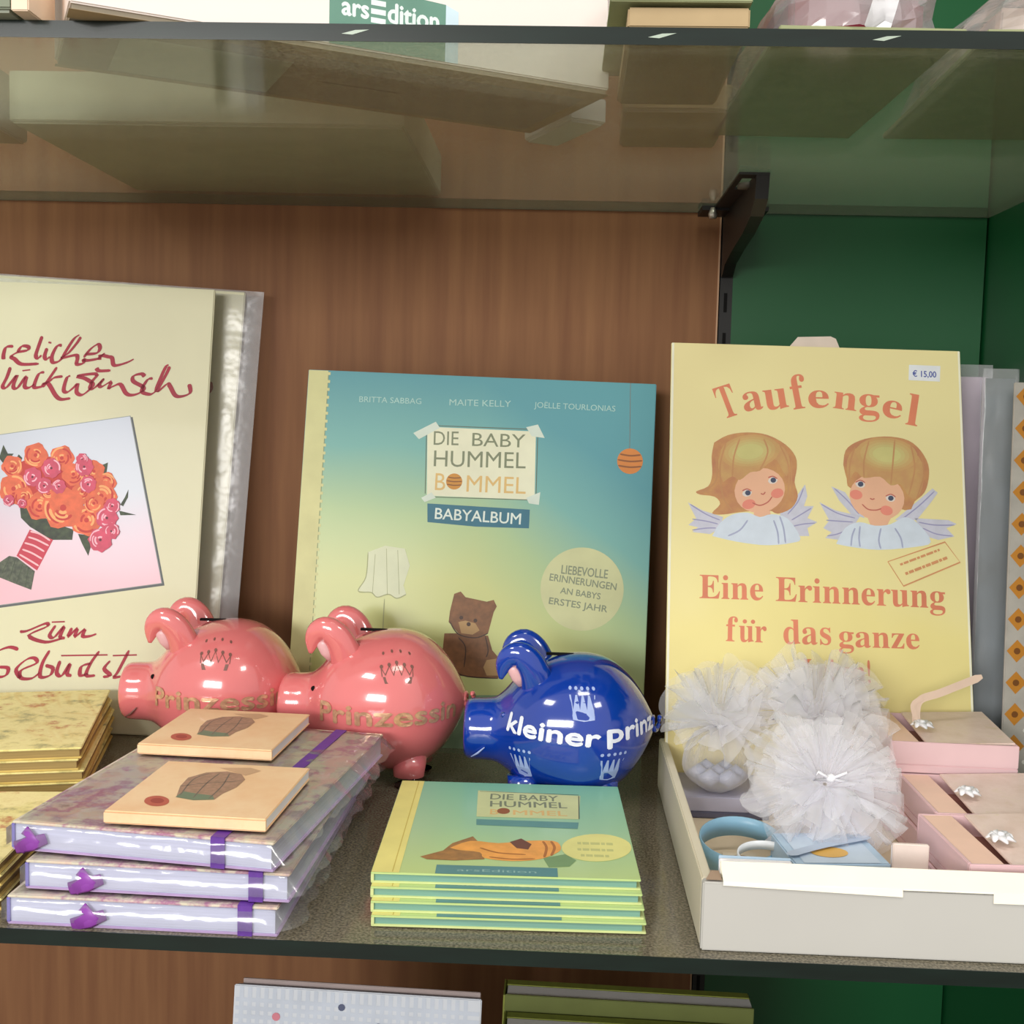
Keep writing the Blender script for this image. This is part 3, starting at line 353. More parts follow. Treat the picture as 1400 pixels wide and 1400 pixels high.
def faint_marks(mb, p, z, mi):
    '''a row of print too small to read in the photo: short blurred dashes'''
    p0, p1, pt = [Vector(q) for q in p]; u = p1-p0; L_ = u.length; u.normalize(); n = Vector((-u.y, u.x)); h = (pt-p0).dot(n)*.6; x = 0; k = 0
    while x < L_-.001:
        w = .0016+.0012*((k*7) % 3); w = min(w, L_-x); a = p0+u*x; b = a+u*w
        mb.add([(a.x, a.y, z), (b.x, b.y, z), (b.x+n.x*h, b.y+n.y*h, z), (a.x+n.x*h, a.y+n.y*h, z)], [(0, 1, 2, 3)], mi); x += w+.0006; k += 1
def shift(pts, dx, dy): return [(p[0]-dx, p[1]-dy)+tuple(p[2:]) for p in pts]
def book(root, w, d, t, cover, pages, ct=.0012, inset=.002, spine_mat=None, top_mat=None, bev=.0004, front_spine=False):
    """lying book: spine on the left, x right, y back, z up; front board on top"""
    bk = rbox('back_cover', cover, root, 0, w, 0, d, 0, ct, bev)
    pg = rbox('pages', pages, root, .0012, w-inset, inset*.6, d-inset*.6, ct, t-ct, 0)
    sp = rbox('spine', spine_mat or cover, root, 0, w if front_spine else .0012, -.0003 if front_spine else 0, .001 if front_spine else d, ct, t-ct, 0)
    fc = rbox('front_cover', top_mat or cover, root, 0, w, 0, d, t-ct, t, bev)
    return fc

# ================================================================ the setting
def wall(name, m, x0, x1, y0, y1, z0, z1):
    b = MB(); b.box(x0, x1, y0, y1, z0, z1); return struct(b.build(name, m))
wall('wall_back', M_wood, -.75, .0975, .328, .346, -.5, .9)
wall('wall_back_green', M_green, .1062, .2628, .328, .346, -.5, .9)
wall('wall_right', M_green, .2643, .2823, -.02, .346, -.5, .9)
wall('trim_1', M_dark, .0975, .1062, .336, .346, -.5, .9)
wall('trim_2', M_dark, .2628, .2643, .334, .346, -.5, .9)
wall('trim_3', mat('pale_edge_band', (190, 150, 118), .5), .0965, .0975, .3272, .328, -.5, .9)
wall('floor', mat('grey_vinyl', (120, 112, 104), .5, var=.1, scale=5), -2.5, 2.5, -3, .346, -1.02, -1.0)

def shelf(z, gm, label):
    t = thing('glass_shelf', label, 'shelf', (0, 0, z), group='glass shelves')
    b = MB(); b.box(-.72, .2635, .0004, .3268, -.006, 0); b.build('glass_pane', gm, t)
    e = MB(); e.box(-.72, .2635, 0, .0004, -.006, 0); e.build('front_edge', M_gedge, t)
    e = MB(); e.box(-.72, .2635, .3268, .3274, -.006, 0); e.build('back_edge', mat('pale_glass_edge', (120, 132, 112), .3), t)
    return t
up = shelf(.3378, M_glass, 'upper glass shelf with dark green front edge, above the pigs')
for cx in (-.078, .0305, .1085):
    c = MB(); c.poly([(cx-.004, -.0005), (cx+.001, .0008), (cx+.006, .001), (cx, -.0008)], 0, 0)
    c.build('edge_chip', M_gchip, up, matrix=Matrix.Translation((0, -.0002, -.003)) @ Matrix.Rotation(PI/2, 4, 'X'))
shelf(0, M_glass_low, 'middle glass shelf carrying the piggy banks, albums and gift box')
shelf(-.32, M_glass_low, 'lowest glass shelf, under the notebooks at the bottom')

# upright and bracket
t = thing('shelf_upright', 'black slotted shelf upright between wood panel and green panel', 'shelf upright', (.1018, .336, -.5))
b = MB(); b.box(-.0035, .0045, -.0078, 0, 0, 1.4); b.build('rail', M_black, t)
b = MB(); [b.box(-.0008, .0012, -.0083, -.0078, .02+k*.025, .032+k*.025) for k in range(54)]; o = b.build('slot', M_dark, t); o['kind'] = 'stuff'
def bracket(z, label):
    t = thing('shelf_bracket', label, 'bracket', (.1018, .328, z))
    m = MB(); prof = [(-.0005, -.040), (-.006, -.040), (-.018, -.034), (-.045, -.030), (-.085, -.026), (-.112, -.021), (-.124, -.014), (-.127, -.001), (-.06, -.001), (-.0005, -.001)]
    n = len(prof); x0, x1 = -.0035, .0035
    m.add([(x0, *p) for p in prof]+[(x1, *p) for p in prof], [tuple(range(n)), tuple(range(2*n-1, n-1, -1))]+[(i, n+i, n+(i+1) % n, (i+1) % n) for i in range(n)])
    m.build('arm', M_black, t)
    m = MB(); m.box(-.02, .02, -.03, -.006, -.0035, -.0008); m.build('flange', M_black, t)
    for x, y in ((-.0135, -.03), (.015, -.026)):
        m = MB(); m.tube([(x, y, -.002), (x, y, -.006), (x, y, -.0085)], [.0014, .003, .0022], n=12); m.build('screw', M_screw, t, True)
    m = MB()
    for q in ((-.0125, -.0095, -.127, -.01), (-.0095, .0035, -.127, -.117), (-.0095, .0035, -.088, -.01)): m.box(*q, -.0022, -.0009)
    m.build('top_flange', M_black, t)
    m = MB(); m.tube([(-.0045, -.1, -.004), (-.0045, -.1, -.0015)], .005, n=14); m.build('pad', mat('grey_rubber', (90, 84, 74), .5), t, True)
bracket(.3318, 'black steel bracket holding the upper glass shelf at the upright')
bracket(-.006, 'black steel bracket under the middle glass shelf, below the gift box')

# ================================================================ big birthday cards (left)
def card_sleeve(root, x0, x1, y0, y1, z0, z1, name='clear_sleeve', seed=1, m=None):
    """crumpled flat film bag, front and back"""
    mb = MB(); nx, ny = 26, 40
    for zz, sg in ((z1, 1), (z0, -1)):
        vs = []
        for j in range(ny+1):
            for i in range(nx+1):
                x = x0+(x1-x0)*i/nx; y = y0+(y1-y0)*j/ny; e = min(1, min(i, nx-i, j, ny-j)/2)
                q = noise.noise(Vector((x*70, y*45, seed)))
                vs.append((x, y, (zz if e > 0 else (z0+z1)/2)+sg*e*abs(q)*.0016))
        mb.add(vs, [(j*(nx+1)+i, j*(nx+1)+i+1, (j+1)*(nx+1)+i+1, (j+1)*(nx+1)+i) for j in range(ny) for i in range(nx)])
    return mb.build(name, m or M_film2, root, True)
A = ART['card']
CW, CH = .215, .277
m = frame_matrix('card', -CW, -CH+.0035, .003)
t = thing('greeting_card', 'large cream birthday card with a rose bouquet photo and red handwriting, front one', 'card', matrix=m, group='large birthday cards')
dx, dy = -CW, -CH+.0035
rbox('card', M_cream, t, 0, CW, 0, CH, 0, .0022)
bins = {}
for s in A['script']:
    yc = sum(p[1] for p in s)/len(s); bins.setdefault(sum(yc > q for q in (-.054, -.15, -.226)), []).append(s)
for q in bins:
    mb = MB(); [mb.line(shift(s, dx, dy), .0022, .0024, 0, nib=.6) for s in bins[q]]; mb.build('red_script', M_red, t)
P = shift(A['panel'][0], dx, dy)
cx = sum(p[0] for p in P)/4; cy = sum(p[1] for p in P)/4
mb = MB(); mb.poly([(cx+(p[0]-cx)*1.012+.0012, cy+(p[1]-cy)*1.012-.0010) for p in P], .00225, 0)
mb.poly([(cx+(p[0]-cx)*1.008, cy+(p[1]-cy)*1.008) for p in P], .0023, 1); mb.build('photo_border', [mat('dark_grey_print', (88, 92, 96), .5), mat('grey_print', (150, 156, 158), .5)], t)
M_photo = ramp_mat('bouquet_backdrop', [(0, (230, 180, 196)), (.3, (216, 194, 212)), (.55, (198, 204, 220)), (1, (192, 200, 218))], 1, P[1][1], P[0][1], noise_amt=.25)
mb = MB(); mb.poly(P, .00235, 0); ph = mb.build('photo', M_photo, t)
R = random.Random(3)
mats = [mat('leaf_green_print', (66, 80, 52), .5, c2=(34, 44, 32), scale=300), mat('wrap_pink_print', (198, 54, 78), .5), mat('pale_pink_print', (244, 190, 200), .5), mat('stem_print', (96, 104, 84), .5, c2=(52, 58, 48), scale=400),
        mat('orange_rose_print', (226, 104, 66), .5, var=.15, scale=200), mat('deep_rose_print', (196, 48, 40), .5), mat('apricot_print', (246, 172, 110), .5), mat('pink_bloom_print', (208, 72, 104), .5, var=.15, scale=200), mat('light_bloom_print', (246, 184, 202), .5), mat('bloom_eye_print', (90, 24, 44), .5)]
mb = MB()
for s in A['stem']: mb.poly(shift(s, dx, dy), .00240, 3)
for s in A['stemline']: mb.line(shift(s, dx, dy), .0009, .00242, 0)
for s in A['leaf']: mb.poly(shift(s, dx, dy), .00243, 0)
for s in A['wrap']: mb.poly(shift(s, dx, dy), .00245, 1)
for s in A['wrapline']: mb.line(shift(s, dx, dy), .0011, .00247, 2)
mb.poly(shift([(c[0]*1+0, c[1]) for c in [A['rose'][i] for i in (0, 1, 8, 9, 12, 11, 10, 4, 3, 2)]], dx, dy), .00246, 5)
z = .00248
def bloom(x, y, r, base, dark, light, k):
    global z
    n = 18; ph_ = R.random()*6
    mb.add([(x+r*(1+.09*math.sin(k*a+ph_))*math.cos(a), y+r*(1+.09*math.sin(k*a+ph_))*math.sin(a), z) for a in [2*PI*i/n for i in range(n)]], [tuple(range(n))], base); z += 3e-6
    for q in range(7):
        a0 = R.random()*6.28; rr = r*(.84-.1*q)
        pts = [(x+rr*math.cos(a0+s_*.32), y+rr*math.sin(a0+s_*.32)) for s_ in range(6)]
        mb.line(pts, r*.15, z, light if q % 2 == 0 else dark, sub=2); z += 2e-6
    mb.disc(x, y, r*.16, z, dark, 8); z += 2e-6
for x, y, r in shift(A['rose'], dx, dy): bloom(x, y, r*1.16, 4, 5, 6, 5)
for x, y, r in shift(A['pinkfl'], dx, dy):
    bloom(x, y, r*1.12, 7, 7, 8, 7); mb.disc(x, y, r*.14, z, 9, 8); z += 2e-6
mb.build('rose_bouquet_print', mats, t)
m = frame_matrix('card2', -CW, -CH+.003, .004)
t = thing('greeting_card', 'second cream birthday card, mostly hidden behind the bouquet card, in a wider clear sleeve', 'card', matrix=m, group='large birthday cards')
rbox('card', M_cream, t, 0, CW, 0, CH, 0, .0022)
mb = MB(); mb.line([(CW-.024, CH-.066), (CW-.019, CH-.0665), (CW-.0165, CH-.063), (CW-.0175, CH-.0585)], .0016, .0024, 0, nib=.6); mb.build('red_script', M_red, t)
card_sleeve(t, -.004, CW+.0118, 0, CH+.001, -.0008, .0034, seed=4)

# ================================================================ teddy album
A = ART['album']; AW, AH, AT = .2165, .231, .02
M_alb = ramp_mat('album_sky_and_reflection', [(0, (150, 176, 128)), (.16, (196, 204, 132)), (.45, (204, 210, 140)), (.62, (176, 202, 150)), (.8, (122, 182, 176)), (1, (92, 160, 172))], 1, 0, AH, noise_amt=.06, second=(0, .11, .215, .30), coat=.15, rough=.5)  # second ramp paints a darker reflection on the cover's right side into the print
M_albed = mat('pale_yellow_board', (206, 206, 150), .5)
m = frame_matrix('album', 0, -AH, AT)
t = thing('baby_album', 'large square baby album with a blue to yellow cover, teddy bear and title plate', 'album', matrix=m)
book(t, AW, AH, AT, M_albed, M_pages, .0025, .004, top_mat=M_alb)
dx, dy = 0, -AH; Z = AT+.0001
sh = lambda s: shift(s, dx, dy)
mb = MB(); mb.poly([(0.0003, .0003), (.0125, .0003), (.0125, AH-.0003), (.0003, AH-.0003)], Z, 0)
mb.line([(.0128, .001), (.0128, AH-.001)], .0008, Z+1e-5, 1)
for k in range(46): mb.add([(.0120, .003+k*.005, Z+2e-5), (.0140, .003+k*.005, Z+2e-5), (.0140, .0048+k*.005, Z+2e-5), (.0120, .0048+k*.005, Z+2e-5)], [(0, 1, 2, 3)], 0)
mb.build('spine_strip', [mat('cream_yellow_print', (214, 212, 154), .5), mat('seam_print', (150, 160, 120), .5)], t)
mb = MB(); mb.poly([(.0127, .0004), (AW-.0004, .0004), (AW-.0004, .034), (.16, .038), (.09, .034), (.04, .038), (.0127, .036)], Z, 0); mb.build('meadow_print', mat('meadow_print', (128, 156, 124), .5, var=.12, scale=90), t)
mb = MB(); mb.poly(sh(A['panel'][0]), Z+1e-5, 0); [mb.line(sh(s), .0009, Z+2e-5, 2, sub=1) for s in A['edge']]; [mb.poly(sh(s), Z+3e-5, 1) for s in A['tape']]
mb.build('title_plate', [mat('plate_cream_print', (232, 232, 204), .5), mat('tape_print', (214, 226, 214), .5), mat('plate_line_print', (96, 104, 84), .5)], t)
txt = ['DIE', 'BABY', 'HUMMEL', 'B', 'MMEL']
for k, (s, p) in enumerate(zip(txt, A['t_die'])):
    mb = MB(); p = sh(p); put_text(mb, s, p[0], p[1], p[2], Z+4e-5, 0, fat=0)
    mb.build('title_lettering', [mat('grey_green_ink', (128, 136, 108), .5), mat('honey_ink', (222, 186, 118), .5)][k > 2], t)
def striped_ball(mb, x, y, r, z0, mo, ms):
    mb.disc(x, y, r, z0, mo, 24)
    for k in (-.55, -.1, .35):
        h = math.sqrt(1-k*k)*r*.96; mb.line([(x-h, y-r*k-.0002), (x, y-r*(k+.12)), (x+h, y-r*k-.0002)], r*.13, z0+1e-5, ms)
(b0, b1) = sh(A['ball']); bm_ = [mat('honey_ball', (206, 142, 52), .5), mat('honey_dark', (132, 82, 34), .5), mat('orange_ball', (222, 138, 66), .5), mat('orange_dark', (150, 92, 50), .5)]
mb = MB(); striped_ball(mb, *b0, Z+5e-5, 0, 1); mb.build('striped_ball_print', bm_[:2], t)
mb = MB(); striped_ball(mb, *b1, Z+5e-5, 0, 1); s = sh(A['string'][0]); mb.line([s[0], (s[1][0], b1[1])], .0004, Z+4e-5, 1); mb.build('striped_ball_print', bm_[2:], t)
mb = MB(); mb.poly(sh(A['label'][0]), Z+1e-5, 0); p = sh(A['t_baby'][0]); put_text(mb, 'BABYALBUM', p[0], p[1], p[2], Z+3e-5, 1, fat=.0001)
mb.build('blue_label', [mat('petrol_print', (48, 112, 134), .5), mat('white_print', (222, 234, 226), .5)], t)
mb = MB(); c = sh(A['circle'])[0]; mb.disc(*c, Z+1e-5, 0, 48)
for s, p in zip(['LIEBEVOLLE', 'ERINNERUNGEN', 'AN BABYS', 'ERSTES JAHR'], A['t_circ']): p = sh(p); put_text(mb, s, p[0], p[1], p[2], Z+3e-5, 1, fat=.0001)
mb.build('round_badge', [mat('badge_print', (208, 210, 160), .5), mat('badge_ink', (136, 146, 120), .5)], t)
for s, p in zip(['BRITTA SABBAG', 'MAITE KELLY', 'JOËLLE TOURLONIAS'], A['t_auth']):
    mb = MB(); p = sh(p); put_text(mb, s, p[0], p[1], p[2], Z+3e-5, 0); mb.build('author_lettering', mat('pale_mint_ink', (176, 212, 206), .5), t)
mb = MB(); mb.poly(sh(A['flower'][0]), Z+2e-5, 0); [mb.line(sh(s), .0006, Z+4e-5, 1) for s in A['flowerline']]
mb.build('snowdrop_print', [mat('flower_white_print', (222, 228, 196), .5), mat('flower_line_print', (166, 172, 126), .5)], t)
mb = MB(); [mb.poly(sh(s), Z+(2+k)*1e-5, 0) for k, s in enumerate(A['bear'])]; [mb.poly(sh(s), Z+6e-5, 1) for s in A['bearlight']]; [mb.line(sh(s), .0007, Z+7e-5, 2) for s in A['bearline']]
[mb.disc(*c, Z+8e-5, 2, 10) for c in sh(A['beareye'])]
mb.build('teddy_bear_print', [mat('teddy_brown_print', (140, 94, 56), .5, c2=(112, 74, 42), scale=220), mat('teddy_light_print', (176, 140, 90), .5), mat('teddy_dark_print', (66, 42, 28), .5)], t)

# ================================================================ display tray with header board (right)
TX0, TX1, TY0, TY1, TH = .0585, .238, .0065, .204, .027
tray = thing('display_tray', 'white cardboard display tray with yellow angel header board, holding favours', 'display box', (TX0, TY0, 0))
TW, TD = TX1-TX0, TY1-TY0
rbox('tray_floor', M_inside, tray, .001, TW-.001, .001, TD-.001, .0002, .0016, 0)
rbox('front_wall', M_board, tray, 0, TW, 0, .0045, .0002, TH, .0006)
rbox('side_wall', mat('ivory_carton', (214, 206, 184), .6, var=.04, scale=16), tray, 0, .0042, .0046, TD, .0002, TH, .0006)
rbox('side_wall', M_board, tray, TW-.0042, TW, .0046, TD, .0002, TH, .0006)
rbox('rear_wall', M_board, tray, .0043, TW-.0043, TD-.002, TD, .0002, TH, .0004)
mb = MB(); x = [.0075, .0745, .0745, .108, .108, TW-.002]; zf = [.0262, .0245, .0272, .0272, .0235, .0235]
# folded lip: flap over the front wall, sloping up and inward
vs = []; fs = []
for a, zz in zip(x, zf): vs += [(a, -.0006, zz), (a, -.0002, TH+.0006), (a, .0085, TH+.0052), (a, .0098, TH+.0038), (a, .0052, TH-.006)]
for k in (0, 2, 4): fs += [(k*5+j, (k+1)*5+j, (k+1)*5+j+1, k*5+j+1) for j in range(4)]
fs += [(5+1, 10+1, 10+2, 5+2), (15+1, 20+1, 20+2, 15+2)]
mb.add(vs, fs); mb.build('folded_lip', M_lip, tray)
mb = MB(); mb.poly([(.001, .0005), (.0072, .0005), (.0072, .010), (.0042, .010)], TH+.0008); mb.build('corner_fold', mat('brown_carton_edge', (176, 150, 128), .7), tray)
# header board
A = ART['board']; BW, BH = .1656, .2535
m = frame_matrix('board', 0, -BH, .0022); tm = tray.matrix_world
M_hdr = ramp_mat('yellow_wash_print', [(0, (222, 206, 138)), (.35, (240, 226, 152)), (.6, (242, 230, 170)), (1, (238, 224, 168))], 1, 0, BH, noise_amt=.5, coat=.35, rough=.35)
hb = rbox('header_board', M_hdr, None, 0, BW, 0, BH, 0, .0022, .0004)
bpy.context.view_layer.update()
hb.parent = tray; hb.matrix_parent_inverse = Matrix(); hb.matrix_local = Matrix.Translation((-TX0, -TY0, 0)) @ m
dx, dy = 0, -BH; Z = .0023; sh = lambda s: shift(s, dx, dy)
for q in (0, 1):
    mb = MB(); mb.poly([(.0003, .0003), (.0016, .0003), (.0016, BH-.0003), (.0003, BH-.0003)], Z) if q else mb.poly([(BW-.0014, .0003), (BW-.0003, .0003), (BW-.0003, BH-.0003), (BW-.0014, BH-.0003)], Z)
    mb.build('white_rim', mat('rim_print', (240, 238, 216), .5), hb)
mb = MB(); mb.add([(.0665, BH-.002, -.0004), (.0985, BH-.002, -.0004), (.0955, BH+.0062, -.0004), (.0925, BH+.0076, -.0004), (.0735, BH+.0066, -.0004)], [(0, 1, 2, 3, 4)])
mb.add([(.0665, BH-.002, -.0012), (.0985, BH-.002, -.0012), (.0955, BH+.0062, -.0012), (.0925, BH+.0076, -.0012), (.0735, BH+.0066, -.0012)], [(4, 3, 2, 1, 0)])
mb.build('top_tab', mat('tab_carton', (222, 204, 192), .6), hb)
M_rose = mat('terracotta_ink', (222, 132, 100), .5, var=.08)
mb = MB()
for ch, p0, p1, pt in A['arc']: p0, p1, pt = sh([p0, p1, pt]); put_text(mb, serif(ch), p0, p1, pt, Z+2e-5, 0)
mb.build('red_lettering', M_rose, hb)
for s, p0, p1, pt in A['lines']:
    mb = MB(); p0, p1, pt = sh([p0, p1, pt]); put_text(mb, serif(s), p0, p1, pt, Z+2e-5, 0)
    if s == 'ur': [mb.disc(*c, Z+2e-5, 0, 10) for c in sh(A['dots'])]
    mb.build('red_lettering', M_rose, hb)
mats = [mat('wing_print', (206, 206, 222), .5, var=.06, scale=200), mat('wing_line_print', (160, 158, 196), .5), mat('robe_print', (214, 224, 238), .5, var=.05, scale=120), mat('robe_line_print', (170, 176, 206), .5),
        mat('auburn_hair_print', (208, 158, 100), .5, c2=(190, 128, 96), scale=120), mat('skin_print', (236, 184, 152), .5, var=.04), mat('fringe_print', (206, 166, 108), .5, c2=(200, 150, 104), scale=150),
        mat('blond_print', (214, 190, 126), .5, c2=(206, 196, 130), scale=60), mat('strand_print', (198, 146, 100), .5), mat('cheek_print', (232, 142, 124), .5), mat('eye_white_print', (226, 216, 210), .5), mat('eye_print', (74, 80, 104), .5), mat('mouth_print', (196, 108, 96), .5)]+[mat('blond_step_print_'+'abcde'[q], tuple(int(a+(b-a)*(q+.5)/5) for a, b in zip((204, 158, 104), (208, 204, 136))), .5) for q in range(5)]
def angel(name, pick):
    mb = MB(); k = 3
    for key, mi, w in (('wing', 0, 0), ('wingline', 1, .0007), ('neck', 5, 0), ('robe', 2, 0), ('robeline', 3, .0009), ('hair', 4, 0), ('face', 5, 0), ('fringe', 6, 0), ('crown_light', 7, 0), ('strand', 8, .0009), ('cheek', 9, 0), ('eyewhite', 10, 0), ('eye', 11, 0), ('mouth', 12, .0007)):
        for s in A[key]:
            cxm = sum(p[0] for p in s)/len(s)
            if (cxm < .079) != pick: continue
            if w: mb.line(sh(s), w, Z+k*1e-5, mi)
            elif key == 'crown_light':
                for q in range(5):
                    f = 1.25-.17*q; cy_ = sum(p[1] for p in s)/len(s); mb.poly(sh([(cxm+(p[0]-cxm)*f, cy_+(p[1]-cy_)*f) for p in s]), Z+k*1e-5+q*1e-6, 13+q)
            else: mb.poly(sh(smooth_line(s+[s[0]], 3)[:-1] if key in ('hair', 'robe', 'fringe') else s), Z+k*1e-5, mi)
        k += 1
    return mb.build(name, mats, hb)
angel('angel_girl_print', True); angel('angel_boy_print', False)
mb = MB(); s = sh(A['stamp'][0]); mb.line(s, .0008, Z+25e-5, 0, sub=1)
for p in A['t_stamp']: faint_marks(mb, sh(p), Z+25e-5, 0)
mb.build('stamp_print', mat('stamp_ink', (214, 150, 104), .5), hb)
mb = MB(); mb.poly(sh(A['sticker'][0]), Z+3e-5, 0); p = sh(A['t_price'][0]); put_text(mb, '€ 15,00', p[0], p[1], p[2], Z+5e-5, 1, fat=.0001)
mb.build('price_sticker', [mat('sticker_white', (232, 234, 240), .5), mat('price_ink', (84, 96, 170), .5)], hb)

# ---- tulle favours
def ruffle(name, parent, c, axis, R0, n_layers, seed, spread=.6, m=None, folds=9, z0=0, out=None):
    """gathered net: several wavy discs rising from one point"""
    rr = random.Random(seed); mb = MB(); ax = Vector(axis).normalized(); a = ax.orthogonal().normalized(); b = ax.cross(a)
    for L_ in range(n_layers):
        sp = spread*(.35+.65*(L_+1)/n_layers); Rl = R0*(.75+.35*rr.random()); nr, na = 9, 96; ph = rr.random()*6; k = folds+rr.randint(-2, 3); ph2 = rr.random()*6; vs = []
        cut = [1+.10*math.sin(4*2*PI*i/na+ph)+.34*noise.noise(Vector((math.cos(2*PI*i/na)*2.2, math.sin(2*PI*i/na)*2.2, seed+L_))) for i in range(na)]
        for j in range(nr+1):
            t_ = j/nr
            for i in range(na):
                q = 2*PI*i/na; r = .0012+Rl*t_*cut[i]
                w = math.sin(k*q+ph2+t_*1.3)+.35*math.sin(2*k*q+ph)
                el = (1-sp)*PI/2+.30*t_*(L_/n_layers)*-1+w*.20*min(1, t_*1.6)
                qq = q+.09*math.sin(k*q*2+ph)*t_
                rad = r*math.cos(el); hh = r*math.sin(el)
                vs.append(Vector(c)+a*math.cos(qq)*rad+b*math.sin(qq)*rad+ax*hh)
        mb.add(vs, [(j*na+i, j*na+(i+1) % na, (j+1)*na+(i+1) % na, (j+1)*na+i) for j in range(nr) for i in range(na)])
    return mb.build(name, m or M_tulle, parent, True)
def pouch(name, parent, c, R0, H, seed, m=None):
    mb = MB(); nr, na = 14, 72; vs = []
    for j in range(nr+1):
        t_ = j/nr; prof = math.sin(PI*min(1, t_*.93+.04))**.6
        for i in range(na):
            q = 2*PI*i/na; f = 1+.07*math.sin(14*q+seed)*t_+.08*noise.noise(Vector((math.cos(q)*2, math.sin(q)*2, t_*3+seed)))
            r = R0*prof*f*(1-.25*t_) if t_ < .97 else .0015
            vs.append((c[0]+r*math.cos(q), c[1]+r*math.sin(q), c[2]+H*t_))
    mb.add(vs, [(j*na+i, j*na+(i+1) % na, (j+1)*na+(i+1) % na, (j+1)*na+i) for j in range(nr) for i in range(na)])
    return mb.build(name, m or M_tulle, parent, True)
M_satin = mat('white_satin', (236, 236, 240), .3, .5)
def knot(parent, c, r):
    mb = MB(); mb.tube([(c[0]-r, c[1]-.001, c[2]), (c[0], c[1]-.0025, c[2]+r*.2), (c[0]+r, c[1]-.001, c[2])], [r*.5, r*.9, r*.5], n=10)
    for sx in (-1, 1):
        mb.tube([(c[0], c[1]-.002, c[2]), (c[0]+sx*r*2.6, c[1]-.004, c[2]+r*1.6), (c[0]+sx*r*3.2, c[1]-.003, c[2]-r*.2), (c[0], c[1]-.002, c[2])], r*.32, n=6)
    mb.build('satin_knot', M_satin, parent, True)
M_almond = mat('sugared_almond', (158, 162, 182), .35)
GT = 'white tulle favours in the tray'
t = thing('tulle_favour', 'white tulle favour pouch nearest the blue pig, in the tray corner', 'favour', (.0850, .164, .0125), group=GT)
pouch('tulle_pouch', t, (0, 0, 0), .0205, .034, 2); ruffle('tulle_ruffle', t, (0, 0, .032), (-.1, -.25, 1), .031, 6, 5, .78, folds=6)
mb = MB(); R = random.Random(5)
for k in range(7):
    q = k*2*PI/6; rr = .0095 if k < 6 else 0; mb.tube([(rr*math.cos(q)-.006, rr*math.sin(q), .008), (rr*math.cos(q), rr*math.sin(q), .0085), (rr*math.cos(q)+.006, rr*math.sin(q), .008)], [.001, .0048, .001], n=10)
o = mb.build('almond_filling', M_almond, t, True); o['kind'] = 'stuff'
knot(t, (0, -.002, .0335), .002)
t = thing('tulle_favour', 'tallest white tulle favour, standing against the yellow header board', 'favour', (.1325, .1595, .0165), group=GT)
pouch('tulle_pouch', t, (0, 0, 0), .019, .036, 4); ruffle('tulle_ruffle', t, (0, 0, .034), (0, -.3, 1), .0345, 6, 9, .72); knot(t, (0, -.002, .035), .002)
t = thing('tulle_favour', 'white tulle favour opened like a rosette in front, left of the pink boxes', 'favour', (.122, .094, .004), group=GT)
pouch('tulle_pouch', t, (0, .008, 0), .021, .036, 6); ruffle('tulle_ruffle', t, (0, -.004, .036), (0, -.75, .66), .032, 7, 14, .98, folds=8)
knot(t, (.001, -.009, .041), .0024)
# cards under the favours
t = thing('gift_card', 'dark grey-blue gift card lying under the left tulle favour', 'card', (.0655, .150, .0018), .0)
rbox('card', mat('slate_card', (92, 92, 112), .5), t, 0, .044, 0, .042, 0, .003, .0004); rbox('white_insert', mat('lilac_card', (170, 168, 186), .5), t, .001, .043, .001, .041, .003, .0105, .0004)
t = thing('gift_card', 'beige gift card lying beneath the tall tulle favour', 'card', (.111, .138, .0018), .1)
rbox('card', M_inside, t, 0, .04, 0, .045, 0, .0145, .0005); rbox('white_insert', M_paper, t, .001, .039, .001, .044, .0146, .0152, 0)

# ---- pale blue favour box and ribbon rings
M_pblue = mat('pale_blue_card', (176, 200, 220), .5, var=.05)
t = thing('gift_box', 'flat pale blue gift box with gold picture behind the front lip', 'gift box', (.0985, .060, .0018), .10)
rbox('box', M_pblue, t, 0, .040, -.018, .017, 0, .020, .0006)
mb = MB(); mb.poly([(.004, -.0175), (.036, -.0175), (.036, .0165), (.004, .0165)], .0202, 0); mb.disc(.018, -.006, .008, .0204, 1, 20, ry=.006); mb.build('lid_picture', [mat('light_blue_print', (196, 212, 228), .5), mat('gold_print', (226, 178, 88), .5)], t)
mb = MB(); mb.line([(-.001, -.012, 0), (.016, -.002, 0), (.041, .009, 0)], .005, .0215, 0); mb.build('silver_ribbon', mat('silver_blue_satin', (176, 192, 212), .3), t)
def ring(name, label, c, R0, w, m, tilt, a0=0, a1=2*PI, n=40):
    t = thing(name, label, 'ribbon', c); mb = MB(); vs = []
    for i in range(n+1):
        q = a0+(a1-a0)*i/n
        for s_ in (-1, 1): vs.append(Vector((R0*math.cos(q), R0*math.sin(q)*.9, s_*w/2)))
    rot = Matrix.Rotation(tilt, 3, 'X'); vs = [rot @ v for v in vs]; zmin = min(v.z for v in vs); vs = [v-Vector((0, 0, zmin)) for v in vs]
    mb.add(vs, [(2*i, 2*i+2, 2*i+3, 2*i+1) for i in range(n)]); o = mb.build('ribbon_loop', m, t, True)
    so = o.modifiers.new('thickness', 'SOLIDIFY'); so.thickness = .0006
    return t
ring('ribbon_ring', 'light blue ribbon ring in the front left of the tray', (.0855, .088, .0018), .0185, .010, mat('sky_blue_satin', (140, 186, 212), .35), .25)
ring('ribbon_ring', 'shiny white ribbon loop beside the blue ribbon ring', (.0925, .062, .0125), .0125, .004, mat('white_gloss_ribbon', (236, 240, 244), .15), .15)
t = thing('gift_card', 'small beige card with a brown tag inside the blue ribbon ring', 'card', (.078, .078, .0018))
